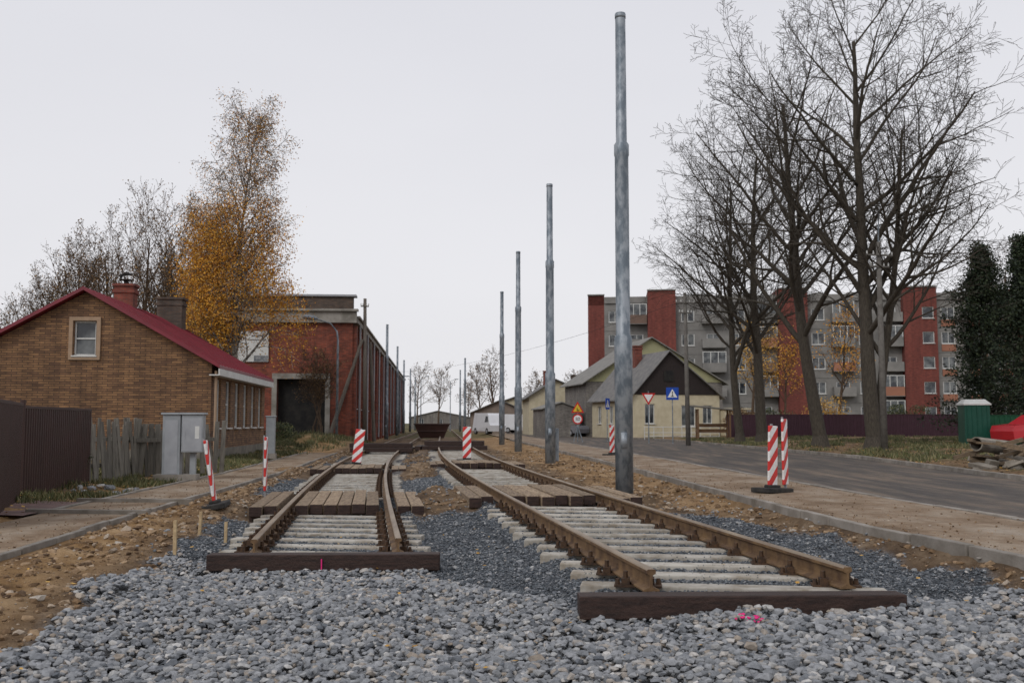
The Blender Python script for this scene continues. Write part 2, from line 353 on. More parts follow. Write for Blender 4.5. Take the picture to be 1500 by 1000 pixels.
track(-GA,10.98,-.065,(-1.97,10.62,-.07))
def crossing(off,y0,y1,zt,nm='timber_crossing'):
    P=empty(nm); a=-math.atan((Cf(y1)-Cf(y0))/(y1-y0)); mb=MB(); L=y1-y0
    for k in range(6):
        o=off-.56+k*.224; ym=(y0+y1)/2+R(-.08,.08)
        mb.box((Cf(ym)+o,ym,zt-.08+R(-.012,.012)),(.205,L+R(-.1,.1),.16),rz=a,mi=0,front=1)
    for o in (-1.06,-1.28,1.06,1.28):
        ym=(y0+y1)/2+R(-.1,.1)
        mb.box((Cf(ym)+off+o,ym,zt-.1+R(-.02,.01)),(.2,L+R(-.1,.2),.16),rz=a,mi=0,front=1)
    for yy in (y0+.12,y1-.12): mb.box((Cf(yy)+off,yy,zt-.255),(2.75,.24,.17),rz=0,mi=1)
    mb.build('timbers',[woodt,tarm],P,bevel=.012)
crossing(0,16.0,18.9,.225); crossing(-GA,15.9,19.2,.09)
crossing(0,29,31.2,.225); crossing(-GA,28.8,31.4,.09)
mb=MB()
for i in range(5): mb.box((Cf(47)-GA+R(-.1,.1),46.6+i*.42,.12+(.2 if i%2 else 0)),(2.9,.26,.2),rz=R(-.05,.05))
for i in range(4): mb.box((Cf(48)-1.7+i*.3,48+R(-.2,.2),.2),(.26,2.5,.2),rz=R(-.1,.1))
mb.build('timber_pile',tarm,bevel=.015)
mb=MB()
for i in range(4): mb.box((Cf(47)+R(-.1,.1),46.8+i*.5,.22+(.2 if i%2 else 0)),(2.8,.26,.2),rz=R(-.06,.06))
mb.build('timber_pile',tarm,bevel=.015)

# ------------------------------------------------------------ poles
galv=mat('galvanised_steel',(.15,.18,.21),(.31,.34,.37),7,rough=.5,metal=.35,bump=.05,stretch=(1,1,.5),lo=.42,hi=.6)
def trampole(x,y,z0=.05,zt=9.44,s=1):
    mb=MB()
    P=[(0,.172),(2.75,.172),(2.95,.172),(3.03,.138),(6.5,.134),(6.54,.146),(6.74,.146),(6.8,.107),(zt-.02,.1),(zt,.1)]
    mb.tube([(x,y,z0+p if i<len(P)-2 else p) for i,(p,_) in enumerate(P)],[r for _,r in P],24)
    mb.tube([(x,y,zt-.1),(x,y,zt-.02)],[.108,.108],24)
    mb.box((x-.02,y-.175,z0+1.0),(.12,.02,.3))
    o=mb.build('tram_catenary_pole',galv,uv=False)
    for p in o.data.polygons: p.use_smooth=len(p.vertices)==4
    return o
for x,y in ((2.14,19.1),(1.27,33.2),(.29,46.5),(-.62,60.9),(-5.85,124),(-7.9,152)): trampole(x,y)
for x,y in ((-10.24,81.4),(-12.1,105),(-13.9,128),(-15.2,149),(-17,175)): trampole(x,y)
mb=MB(); mb.box((1.42,33.6,.65),(.3,.22,1.1)); mb.build('utility_cabinet',galv,bevel=.02)
woodpole=mat('old_wood_pole',(.10,.085,.07),(.16,.14,.12),8,bump=.3,stretch=(4,4,.4))
concpole=mat('concrete_pole',(.11,.10,.09),(.17,.16,.145),5,bump=.2)
porc=mat('insulator_white',(.6,.6,.58))
wirem=mat('wire_black',(.03,.03,.03))
def upole(name,x,y,z0,h,arms,m,lean=0):
    P=empty(name,(x,y,z0)); mb=MB(); mb.tube([(0,0,-.2),(lean*h,0,h)],[.15,.1],10); mb.build('post',m,P,smooth=True,uv=False)
    a=MB(); ins=MB()
    for (za,w) in arms:
        a.box((lean*za,-.1,za),(w,.07,.07),rz=.25)
        for k in (-.46,-.22,.22,.46):
            ins.tube([(lean*za+k*w,-.1+k*w*.25,za+.04),(lean*za+k*w,-.1+k*w*.25,za+.18)],[.035,.025],6)
    if arms: a.build('crossarms',m,P); ins.build('insulators',porc,P,uv=False)
    return P
upole('utility_pole',16.0,43,.25,9.0,[(8.4,1.3),(7.9,.9)],concpole)
mb=MB();mb.tube([(16.0,43,9),(16.0,42.9,10.2),(15.9,42.5,10.6)],[.04,.03,.03],6);mb.build('pole_bracket',galv)
upole('utility_pole',10.4,59,.2,8.9,[(8.3,1.2),(7.7,.8)],concpole,lean=-.01)
pw=upole('utility_pole',-9.2,62.5,.3,8.9,[(8.4,.5)],woodpole,lean=-.01)
mb=MB(); mb.tube([(-11.3,61.5,.3),(-9.4,62.3,6.6)],[.14,.1],8); mb.build('pole_brace',woodpole,uv=False)
mb=MB(); mb.tube([(-8.75,63.5,.2),(-9.0,63,6.5)],[.12,.1],8); mb.build('pole_brace',woodpole,uv=False)
P=empty('street_lamp',(-10.0,57,.3)); mb=MB()
mb.tube([(0,0,0),(0,0,5.8),(-.06,0,6.3),(-.4,-.2,6.75),(-1.2,-.5,7.0)],[.08,.06,.05,.045,.04],8); mb.build('mast',galv,P,smooth=True,uv=False)
mb=MB(); mb.tube([(-1.1,-.46,7.0),(-1.35,-.55,7.04),(-1.75,-.7,7.08),(-1.9,-.75,7.06)],[.05,.14,.13,.04],8); mb.build('lamp_head',galv,P,smooth=True,uv=False)
for (x,y,h) in ((-13.7,150,8),(-14.5,128.5,7),(-9.9,160,8)):
    P=empty('street_lamp',(x,y,0)); mb=MB(); mb.tube([(0,0,0),(0,0,h),(.8,-.4,h+.35)],[.09,.06,.04],6); mb.box((1.0,-.5,h+.35),(.6,.25,.12)); mb.build('mast',galv,P,uv=False)
def wire(name,a,b,sag,r=.007):
    mb=MB(); pts=[]
    for i in range(17):
        t=i/16; pts.append((a[0]*(1-t)+b[0]*t,a[1]*(1-t)+b[1]*t,a[2]*(1-t)+b[2]*t-sag*4*t*(1-t)))
    mb.tube(pts,[r]*17,4); mb.build(name,wirem,uv=False)
wire('overhead_wire',(-13.7,120,7.5),(10.4,59,8.7),.9,.009)
wire('overhead_wire',(10.4,59,8.7),(16,43,8.8),.5); wire('overhead_wire',(9.9,59,8.3),(15.4,43,8.3),.5)
wire('overhead_wire',(16,43,8.8),(40,30,9.5),.6); wire('overhead_wire',(15.6,43,8.3),(40,30,8.6),.6)
wire('overhead_wire',(-9.3,62.5,8.9),(-17,110,8.9),.8)

# ------------------------------------------------------------ barrier boards
bm_,nt,b=newmat('red_white_stripes')
tc=nt.nodes.new('ShaderNodeTexCoord'); sx=nt.nodes.new('ShaderNodeSeparateXYZ'); nt.links.new(tc.outputs['Object'],sx.inputs[0])
a1=N(nt,'ShaderNodeMath',operation='MULTIPLY'); a1.inputs[1].default_value=1.1; nt.links.new(sx.outputs[0],a1.inputs[0])
a2=N(nt,'ShaderNodeMath',operation='SUBTRACT'); nt.links.new(sx.outputs[2],a2.inputs[0]); nt.links.new(a1.outputs[0],a2.inputs[1])
a3=N(nt,'ShaderNodeMath',operation='MULTIPLY'); a3.inputs[1].default_value=2.9; nt.links.new(a2.outputs[0],a3.inputs[0])
a4=N(nt,'ShaderNodeMath',operation='FRACT'); nt.links.new(a3.outputs[0],a4.inputs[0])
a5=N(nt,'ShaderNodeMath',operation='GREATER_THAN'); a5.inputs[1].default_value=.5; nt.links.new(a4.outputs[0],a5.inputs[0])
dm=ramp(nt,noisen(nt,12,6),[(.4,(1,1,1)),(.75,(.72,.68,.62))])
nt.links.new(mixc(nt,1.,mixc(nt,a5.outputs[0],(.78,.78,.78),(.6,.03,.025)),dm,'MULTIPLY'),b.inputs['Base Color']); b.inputs['Roughness'].default_value=.5
rub=mat('black_rubber',(.02,.02,.02),(.05,.045,.04),8,bump=.3)
greyp=mat('grey_plastic',(.30,.30,.31),(.22,.22,.23),8)
def barrier(x,y,z,h=1.05,w=.26,rz=0,tilt=(0,0),foot=True):
    P=empty('barrier_board',(x,y,z),rz); P.rotation_euler=(tilt[0],tilt[1],rz)
    mb=MB(); mb.box((0,0,.12+h/2),(w,.045,h)); o=mb.build('striped_board',bm_,P,bevel=.015)
    mb=MB(); mb.box((0,0,.06),(.05,.04,.14)); mb.box((0,.035,h*.6+.1),(.04,.03,h*.9)); mb.build('stem',greyp,P)
    if foot:
        mb=MB(); mb.box((0,0,.035),(.4,.75,.09),rz=1.57); mb.box((0,0,.1),(.16,.3,.06),rz=1.57); mb.build('rubber_foot',rub,P,bevel=.02)
barrier(-5.2,33.4,-.05,1.1,.32,.0,(0,.12)); barrier(-1.62,36,.0,1.12,.30,.1)
barrier(3.85,38.5,.12,1.05,.26,.8)
barrier(4.64,17.9,.15,1.06,.26,.72,(0,.05)); barrier(4.93,18.1,.15,1.18,.24,.98,foot=False)
barrier(-4.86,16.5,-.01,1.0,.26,1.72,(-.17,0.0)); barrier(-4.72,19.2,-.03,1.02,.24,1.7,foot=False)
stk=mat('stake_wood',(.5,.38,.22),(.36,.26,.15),20)
for x,y,h in ((-3.76,11.25,.42),(-4.15,13.4,.36),(-3.72,13.1,.3)):
    mb=MB(); z=Gf(x,y); mb.box((x,y,z+h/2-.03),(.035,.035,h),rz=R(0,1),M4=Matrix.Rotation(R(-.06,.06),3,'Y')); mb.build('survey_stake',stk)
pk=mat('pink_marking',(.75,.03,.22),(.6,.02,.15)); X=rng.normal(1.68,.07,16); Y=rng.normal(7.1,.05,16)
stones('pink_marked_stones',X,Y,G(X,Y)+.05,rng.uniform(.01,.022,16),ico,icof,[pk])
mb=MB(); mb.box((-1.98,10.5,-.1),(.012,.012,.14)); mb.build('marking_peg',pk)

# ------------------------------------------------------------ building kit
def clip(poly,ax,val,keep_less):
    out=[]
    for i in range(len(poly)):
        a=poly[i]; b_=poly[(i+1)%len(poly)]
        ia=(a[ax]<=val+1e-9) if keep_less else (a[ax]>=val-1e-9); ib=(b_[ax]<=val+1e-9) if keep_less else (b_[ax]>=val-1e-9)
        if ia: out.append(a)
        if ia!=ib:
            t=(val-a[ax])/(b_[ax]-a[ax]); out.append((a[0]+t*(b_[0]-a[0]),a[1]+t*(b_[1]-a[1])))
    return out
def wall(W,O,T,Nn,outline,ops,mi=0,Gl=None,Fr=None,depth=.14,fw=.07,sill=True,mull=1,bar=0,glmi=0):
    O=Vector(O);T=Vector(T).normalized();Nn=Vector(Nn).normalized(); Zv=Vector((0,0,1))
    us=sorted({p[0] for p in outline}|{o[0] for o in ops}|{o[1] for o in ops}); vs=sorted({min(p[1] for p in outline),max(p[1] for p in outline)}|{o[2] for o in ops}|{o[3] for o in ops})
    pt=lambda u,v,d=0: O+T*u+Zv*v-Nn*d
    flip=T.cross(Zv).dot(Nn)<0
    def add(mb,pts,m):
        mb.poly(pts[::-1] if flip else pts,m)
    for i in range(len(us)-1):
        for j in range(len(vs)-1):
            um=(us[i]+us[i+1])/2; vm=(vs[j]+vs[j+1])/2
            if any(o[0]<um<o[1] and o[2]<vm<o[3] for o in ops): continue
            p=outline
            for ax,val,kl in ((0,us[i],False),(0,us[i+1],True),(1,vs[j],False),(1,vs[j+1],True)):
                p=clip(p,ax,val,kl)
                if len(p)<3: break
            if len(p)>=3: add(W,[pt(u,v) for u,v in p],mi)
    for o in ops:
        u0,u1,v0,v1=o[:4]
        for q in (((u0,v0),(u1,v0)),((u1,v0),(u1,v1)),((u1,v1),(u0,v1)),((u0,v1),(u0,v0))):
            (a,b1),(c1,d1)=q; add(W,[pt(a,b1),pt(c1,d1),pt(c1,d1,depth+.06),pt(a,b1,depth+.06)],mi)
        if Gl is not None: add(Gl,[pt(u0,v0,depth),pt(u1,v0,depth),pt(u1,v1,depth),pt(u0,v1,depth)],glmi)
        if Fr is not None:
            ang=math.atan2(T.y,T.x)
            def fb(ua,ub,va,vb,d0=.05,th=.05):
                c=pt((ua+ub)/2,(va+vb)/2,d0); Fr.box(c,(ub-ua,th,vb-va),rz=ang)
            dd=depth-.03
            fb(u0,u1,v0,v0+fw,dd);fb(u0,u1,v1-fw,v1,dd);fb(u0,u0+fw,v0+fw,v1-fw,dd);fb(u1-fw,u1,v0+fw,v1-fw,dd)
            for k in range(mull):
                uc=u0+(u1-u0)*(k+1)/(mull+1); fb(uc-.03,uc+.03,v0+fw,v1-fw,dd)
            for k in range(bar):
                vc=v0+(v1-v0)*(k+1)/(bar+1); fb(u0+fw,u1-fw,vc-.025,vc+.025,dd+.004,.04)
            if sill: fb(u0-.06,u1+.06,v0-.05,v0-.002,-.03,.14)
glass,nt,b=newmat('window_glass')
gc=ramp(nt,noisen(nt,.9,3),[(.4,(.02,.024,.03)),(.62,(.16,.17,.17))]); nt.links.new(gc,b.inputs['Base Color']); b.inputs['Roughness'].default_value=.08; b.inputs['Specular IOR Level'].default_value=.6
white=mat('white_paint',(.62,.62,.60),(.52,.52,.5),4)
def gable_house(name,loc,rz,W,L,eave,apex,au,wm,gm2,rm,fops=(),rops=(),lops=(),base=-.3,oh=.35,gsplit=None,fascia=None,roofseam=0,bar=0,mull=1,winmat=None,fw=.07):
    P=empty(name,loc,rz); w=MB();g=MB();f=MB()
    if gsplit is None:
        wall(w,(0,0,0),(1,0,0),(0,-1,0),[(0,base),(W,base),(W,eave),(au,apex),(0,eave)],list(fops),0,g,f,bar=bar,mull=mull,fw=fw)
    else:
        wall(w,(0,0,0),(1,0,0),(0,-1,0),[(0,base),(W,base),(W,gsplit),(0,gsplit)],[o for o in fops if o[3]<gsplit],0,g,f,bar=bar,mull=mull)
        sl=(apex-eave)
        def ux(z,left): return max(0,(z-eave)/sl*au) if left else W-max(0,(z-eave)/sl*(W-au))
        out=[(ux(gsplit,1),gsplit+.002),(ux(gsplit,0),gsplit+.002)]+([(W,eave)] if eave>gsplit else [])+[(au,apex)]+([(0,eave)] if eave>gsplit else [])
        wall(w,(0,-.06,0),(1,0,0),(0,-1,0),out,[o for o in fops if o[2]>=gsplit],1,g,f,bar=bar,mull=mull)
    wall(w,(W,0,0),(0,1,0),(1,0,0),[(0,base),(L,base),(L,eave),(0,eave)],list(rops),0,g,f,bar=bar,mull=mull,fw=fw)
    wall(w,(0,L,0),(0,-1,0),(-1,0,0),[(0,base),(L,base),(L,eave),(0,eave)],list(lops),0,g,f,bar=bar,mull=mull)
    wall(w,(W,L,0),(-1,0,0),(0,1,0),[(0,base),(W,base),(W,eave),(W-au,apex),(0,eave)],[],0)
    w.build('walls',[wm,gm2],P); 
    if g.f: g.build('window_panes',glass,P)
    if f.f: f.build('window_frames',winmat or white,P)
    r=MB(); t=.1
    for side in (0,1):
        x0,x1=(0,au) if side==0 else (W,au); s=(apex-eave)/(abs(x1-x0)); xo=x0-oh if side==0 else x0+oh; zo=eave-s*oh
        a=[(xo,-oh,zo+.03),(x1,-oh,apex+.03),(x1,L+oh,apex+.03),(xo,L+oh,zo+.03)]
        up=[(p[0],p[1],p[2]+t) for p in a]
        ss=1 if side==0 else -1
        for q in ((up[0],up[1],up[2],up[3]),(a[3],a[2],a[1],a[0]),(a[0],a[1],up[1],up[0]),(a[2],a[3],up[3],up[2]),(a[3],a[0],up[0],up[3])):
            r.poly(q if ss==1 else q[::-1])
        if roofseam:
            k=-oh+.02
            while k<L+oh:
                e=(Vector((x1,0,apex+.03+t))-Vector((xo,0,zo+.03+t))); ln=e.length; e.normalize()
                ang=math.atan2(e.z,e.x); Mx=Matrix.Rotation(-ang,3,'Y'); cm=((xo+x1)/2,k,(zo+apex)/2+.03+t+.012)
                r.box(cm,(ln,.035,.03),M4=Mx); k+=roofseam
    r.build('roof',rm,P)
    if fascia:
        q=MB(); s=(apex-eave)/(W-au)
        q.box((W+oh-.02,L/2,eave-s*oh-.1),(.05,L+2*oh-.02,.24)); q.box((W+oh/2-.03,L/2,eave-s*oh-.2),(oh-.02,L+2*oh-.1,.04)); q.build('fascia_boards',fascia,P)
    return P
def chimney(P,x,y,z0,z1,w,d,m,capm=None,name='chimney'):
    mb=MB(); mb.box((x,y,(z0+z1)/2),(w,d,z1-z0)); mb.box((x,y,z1-.22),(w+.1,d+.1,.14)); mb.box((x,y,z1+.03),(w+.14,d+.14,.09)); mb.build(name,m,P)

# left brick house
bk=brickmat('brown_brick',(.27,.145,.066),(.11,.055,.032),(.078,.047,.03),.36,.082,.012,bias=-.2,dirt=.25)
redroof=mat('red_metal_roof',(.20,.012,.026),(.14,.01,.02),2,rough=.4,spec=.5)
redbrick=brickmat('red_brick',(.27,.06,.035),(.19,.045,.03),(.15,.10,.08),.25,.075,.008,dirt=.4)
rz=math.atan(.085); Wd=8.8; ox=-10.57-Wd*math.cos(rz); oy=35-Wd*math.sin(rz)
rops=[(.75+i*1.83,1.65+i*1.83,1.2,2.95) for i in range(6)]
trim=mat('beige_trim',(.36,.25,.17),(.3,.21,.14))
H=gable_house('brick_house',(ox,oy,.0),rz,Wd,11.6,3.45,5.95,4.45,bk,bk,redroof,fops=[(4.08,4.82,3.72,4.92)],rops=rops,fascia=white,roofseam=.55,bar=1,mull=0,fw=.05)
mb=MB()
for (c,d) in (((4.45,-.03,5.0),(1.06,.08,.13)),((4.45,-.03,3.63),(1.06,.08,.13)),((3.98,-.03,4.315),(.13,.07,1.24)),((4.92,-.03,4.315),(.13,.07,1.24))): mb.box(c,d)
mb.build('attic_window_trim',trim,H)
mb=MB(); mb.box((4.4,-.03,.1),(8.9,.08,.7)); mb.box((Wd+.04,5.8,.1),(.08,11.7,.7)); mb.build('plinth',mat('plinth_concrete',(.12,.11,.09),(.2,.18,.15),3),H)
# chimneys stand by the ridge, seen over the right slope
cx1=4.25
chimney(H,cx1,5.2,5.2,6.85,.75,.6,redbrick)
mb=MB(); mb.tube([(cx1,5.2,6.9),(cx1,5.2,7.08),(cx1,5.2,7.1),(cx1,5.2,7.13)],[.1,.1,.3,.25],12); mb.tube([(cx1-.25,5.2,7.05),(cx1-.2,5.2,7.3),(cx1,5.2,7.38),(cx1+.2,5.2,7.33)],[.03,.07,.09,.03],8); mb.build('chimney_cowl',rub,H)
oldb=brickmat('old_brick',(.12,.075,.05),(.085,.06,.045),(.10,.09,.08),.25,.075,.01,dirt=.5)
chimney(H,4.75,10.4,5.0,6.95,1.1,.8,oldb)
mb=MB(); mb.tube([(8.95,.05,3.2),(8.95,.05,.1)],[.05,.05],8); mb.build('downpipe',trim,H)

# red brick factory hall
rb=brickmat('factory_brick',(.30,.068,.034),(.15,.036,.021),(.15,.09,.07),.27,.08,.008,dirt=.4,dscale=.6)
render=mat('grey_render',(.20,.185,.16),(.32,.30,.27),1.5,bump=.15,lo=.4,hi=.6)
capm=mat('metal_cap',(.35,.36,.38),(.28,.29,.31),3,rough=.5)
dark=mat('dark_gate',(.012,.012,.013),(.03,.028,.025),3)
rz=math.atan(.075); Wd=11.0; fx0=-9.96-Wd*math.cos(rz); fy0=62-Wd*math.sin(rz)
P=empty('brick_factory_hall',(fx0,fy0,0),rz); w=MB();g=MB();f=MB()
gate=(Wd-4.6,Wd-1.65,.4,4.1)
wall(w,(0,0,0),(1,0,0),(0,-1,0),[(0,-.3),(Wd,-.3),(Wd,7.6),(0,7.6)],[gate],0,depth=.5)
g.box((Wd-3.12,.55,2.25),(3.0,.05,3.8)); g.build('gate_doors',dark,P)
g=MB(); Ls=92; ops=[]
u=2.2
while u<Ls-3:
    ops.append((u,u+1.5,2.3,5.6)); u+=3.6
wall(w,(Wd,0,0),(0,1,0),(1,0,0),[(0,-.3),(Ls,-.3),(Ls,7.6),(0,7.6)],ops,0,g,f,depth=.3,bar=3,mull=1,fw=.06)
wall(w,(0,Ls,0),(0,-1,0),(-1,0,0),[(0,-.3),(Ls,-.3),(Ls,7.6),(0,7.6)],[],0)
u=.3
while u<Ls: w.box((Wd+.12,u+.2,3.6),(.24,.75,7.7)); u+=3.6
for o in ops: w.box((Wd+.03,(o[0]+o[1])/2,5.75),(.1,1.8,.22),mi=0)
w.build('walls',rb,P); g.build('window_panes',glass,P); f.build('window_frames',white,P)
q=MB(); q.box((Wd/2,-.1,7.95),(Wd+.5,.3,.7)); q.box((Wd/2,-.2,8.38),(Wd+.7,.5,.14)); q.box((Wd+.15,Ls/2,7.75),(.34,Ls,.28))
q.box((Wd+.2,Ls/2,7.98),(.5,Ls,.12))
q.box((gate[0]-.16,-.03,2.2),(.3,.12,3.8)); q.box((gate[1]+.16,-.03,2.2),(.3,.12,3.8)); q.box(((gate[0]+gate[1])/2,-.03,4.27),(3.55,.14,.34))
q.build('cornice_and_gate_surround',render,P)
q=MB(); q.box((Wd-3.6,.4,8.85),(7.2,.6,.85)); q.box((Wd/2,Ls/2+.5,8.1),(Wd-.2,Ls-1,.3)); q.build('parapet',oldb,P)
q=MB(); q.box((Wd-3.6,.4,9.33),(7.6,.9,.12)); q.box((Wd-6.8,1.5,9.2),(.5,.5,1.2)); q.build('parapet_cap',capm,P)
q=MB(); q.box((Wd-6.1,-.08,6.1),(1.9,.06,1.9)); q.build('banner',white,P)
q=MB(); q.box((Wd-5.75,-.115,6.75),(.9,.008,.1)); q.box((Wd-5.9,-.115,6.5),(1.1,.008,.06)); q.box((Wd-5.6,-.115,5.35),(.85,.008,.35)); q.build('banner_print',mat('banner_ink',(.10,.11,.13),(.3,.3,.3),6),P)
q=MB()
for i in range(12):
    q.tube([(Wd+.32,1.9+i*7.2,7.6),(Wd+.32,1.9+i*7.2,.2)],[.07,.07],6)
q.build('downpipes',capm,P,uv=False)
q=MB(); q.tube([(Wd-6.3,2.5,8),(Wd-6.3,2.5,12.6)],[.05,.04],6)
for dx in (-.2,.2): q.box((Wd-6.3+dx,2.4,11.8),(.14,.12,1.7))
q.build('roof_antenna',white,P)

# cream house with black gable
cream=mat('cream_render',(.56,.50,.36),(.46,.40,.28),1.5,bump=.1)
yell=mat('yellow_green_boards',(.36,.35,.2),(.3,.29,.17),1)
blackw=mat('black_boards',(.02,.016,.016),(.04,.03,.028),6,stretch=(8,8,.4))
slate=mat('slate_roof',(.13,.13,.13),(.20,.19,.18),2,bump=.3)
slate2=mat('old_slate',(.17,.165,.155),(.24,.23,.21),1.5,bump=.3)
a=math.radians(15)
H=gable_house('cream_house',(10.2,85,.1),a,8.2,10,3.6,7.4,3.4,cream,blackw,slate,fops=[(1.2,2.1,1.2,2.9),(4.6,5.9,1.0,2.8),(6.6,7.5,1.2,2.8)],lops=[(1.5,2.5,1.2,2.8),(4.5,5.5,1.2,2.8),(7.5,8.5,1.2,2.8)],gsplit=3.7,oh=.4)
q=MB(); q.box((3.4,-.1,5.3),(.9,.06,.9)); q.build('loft_hatch',dark,H)
chimney(H,2.6,5,6.2,8.2,.7,.6,redbrick)
q=MB(); q.box((9.4,.8,1.1),(2.2,3,2.6)); q.box((9.6,.8,2.5),(2.8,3.4,.14)); q.build('side_annex',cream,H)
gb=brickmat('grey_brick',(.25,.23,.2),(.2,.18,.16),(.16,.15,.14),.3,.1,.01)
H=gable_house('yellow_gable_house',(7.2,97,.1),math.radians(10),14,9,5.3,9.6,6.6,gb,yell,slate2,fops=[(1.0,2.0,2.8,4.2),(3.2,4.2,6,7.2),(8,9,6,7.2)],lops=[(2,3,1.5,3),(5,6,1.5,3)],gsplit=5.3,oh=.5,winmat=white)
chimney(H,4.5,3,7.5,9.9,.7,.7,redbrick)
H=gable_house('grey_roof_house',(1.9,112,.1),math.radians(4),7.2,9,4.2,6.1,3.0,cream,cream,slate,fops=[(.8,1.7,1.2,2.9),(3,3.9,1.2,2.9),(5.2,6.1,1.2,2.9)],oh=.5)
chimney(H,2.3,3,5.4,7.2,.7,.7,redbrick); chimney(H,5.6,4,4.6,6.8,.6,.6,oldb)
bunk=mat('brown_plaster',(.28,.22,.18),(.22,.18,.15),1)
H=gable_house('bungalow',(-5.6,135,.1),math.radians(3),8,8,2.6,4.3,4,bunk,bunk,slate2,fops=[(1.5,2.5,1,2.2),(4.5,5.6,1,2.2)],oh=.5)
H=gable_house('bungalow',(-5.5,150,.1),math.radians(-6),13,8,3,5.1,6,cream,cream,slate,fops=[(2.5,3.5,1,2.2),(7.5,8.6,1,2.2)],oh=.5)
H=gable_house('small_garage',(3.0,96,.1),math.radians(10),3.6,5,2.6,3.2,1.8,gb,gb,slate2,fops=[],oh=.2)
H=gable_house('outbuilding',(-22,215,.1),0,13,9,2.4,3.8,6,gb,gb,slate2,fops=[(2,3,1,2.2),(6,7,1,2.2)],oh=.3)

# ------------------------------------------------------------ apartment block
aptred=brickmat('apartment_red_brick',(.21,.05,.036),(.165,.04,.03),(.13,.06,.045),.25,.075,.006,dirt=.25,dscale=.25)
panel=mat('grey_panel',(.17,.165,.155),(.245,.235,.22),.7)
orange=mat('orange_panel',(.33,.15,.095),(.28,.13,.085),1)
balm=mat('balcony_brown',(.17,.11,.085),(.13,.09,.07),1)
arz=math.radians(-6)
P=empty('apartment_block',(8.9,116,.3),arz); w=MB();g=MB();f=MB();bal=MB()
secs=[('r',0,1.9,0),('g',1.9,6.9,0),('r',6.9,10.1,1.1),('g',10.1,21.6,0),('r',21.6,24.9,1.1),('g',24.9,35.4,0),('r',35.4,39.0,1.1),('g',39.0,48,0),('r',48,51,.6)]
top=15.7
for t,u0,u1,pr in secs:
    tp=top+(.6 if pr else 0)+(.25 if (t=='r' and not pr) else 0); fl=[1.2+2.8*i for i in range(5)]
    if t=='r':
        ops=[(u1-u0-1.3-.3,u1-u0-.35,z+.35,z+1.65) for z in fl] if pr else []
        wall(w,(u0,-pr,0),(1,0,0),(0,-1,0),[(0,-1),(u1-u0,-1),(u1-u0,tp),(0,tp)],ops if u0>30 else [],0,g,f,mull=0)
        if pr:
            wall(w,(u0,0,0),(0,-1,0),(-1,0,0),[(0,-1),(pr,-1),(pr,tp),(0,tp)],[],0)
            wall(w,(u1,-pr,0),(0,1,0),(1,0,0),[(0,-1),(pr,-1),(pr,tp),(0,tp)],[],0)
        w.poly([(u0,-pr,tp),(u1,-pr,tp),(u1,10,tp),(u0,10,tp)],1)
        w.box(((u0+u1)/2,-pr-.02,tp+.05),(u1-u0+.1,.3,.14),mi=1)
        w.box(((u0+u1)/2,4.5,tp-.6),(u1-u0-.02,9,1.15),mi=0)
    else:
        nb=max(2,int((u1-u0)/2.6)); bw=(u1-u0)/nb; ops=[]
        for i in range(nb):
            balc=(i%2==1)
            for zi,z in enumerate(fl):
                uc=i*bw+bw/2
                ops.append((uc-.75,uc+.75,z+.35,z+1.75))
                if balc and u0<35:
                    bal.box((u0+uc,-.55,z+.1),(bw-.2,1.1,.14)); bal.box((u0+uc,-1.08,z+.6),(bw-.2,.06,1.0),mi=random.choice([0,0,0,1,2]))
                    for sx in (-1,1): bal.box((u0+uc+sx*(bw/2-.13),-.55,z+.6),(.06,1.0,1.0))
                    if random.random()<.55:
                        g.box((u0+uc,-1.02,z+1.72),(bw-.28,.04,1.2)); 
                        for k in range(4): f.box((u0+uc-(bw-.3)/2+k*(bw-.3)/3,-1.06,z+1.72),(.08,.06,1.24))
                        f.box((u0+uc,-1.06,z+2.36),(bw-.2,.08,.08))
                elif u0>38:
                    w.box((u0+uc,-.04,z-.1),(1.55,.08,.75),mi=2)
        wall(w,(u0,0,0),(1,0,0),(0,-1,0),[(0,-1),(u1-u0,-1),(u1-u0,top),(0,top)],ops,1,g,f,fw=.1)
        for z in fl: w.box(((u0+u1)/2,-.02,z-.62),(u1-u0-.02,.06,.06),mi=1)
        w.box(((u0+u1)/2,-.08,top-.35),(u1-u0-.02,.3,.75),mi=1)
w.poly([(0,0,top-.1),(51,0,top-.1),(51,12,top-.1),(0,12,top-.1)],1)
wall(w,(0,12,0),(0,-1,0),(-1,0,0),[(0,-1),(12,-1),(12,top),(0,top)],[],0)
w.build('walls',[aptred,panel,orange],P); g.build('window_panes',glass,P); f.build('window_frames',white,P); bal.build('balconies',[panel,orange,balm],P)
q=MB()
for u in (4,13,17,27,31,42): q.box((u,4,top+.3),(1.2,1,.8))
q.build('roof_vents',panel,P)

# ------------------------------------------------------------ fences
brownm=mat('brown_sheet_metal',(.052,.022,.017),(.04,.018,.014),2,rough=.5,spec=.45)
def sheetfence(name,pts,z0,z1,m,pitch=.2):
    mb=MB()
    for (a,b_) in zip(pts[:-1],pts[1:]):
        a=Vector(a);b_=Vector(b_); d=(b_-a); L=d.length; d.normalize(); nn=Vector((d.y,-d.x)); n=int(L/pitch); prev=None
        for i in range(n):
            for (t,o) in ((0,0),(.45,0),(.55,.035),(.9,.035)):
                p=a+d*((i+t)*L/n)+nn*o
                if prev is not None: mb.poly([(prev.x,prev.y,z0),(p.x,p.y,z0),(p.x,p.y,z1),(prev.x,prev.y,z1)])
                prev=p
        mb.box(((a.x+b_.x)/2,(a.y+b_.y)/2,z1-.01),(L,.07,.05),rz=math.atan2(d.y,d.x))
    return mb.build(name,m)
sheetfence('metal_fence',[(-8.95,18.3),(-9.55,22.6)],-.05,1.68,brownm,.13)
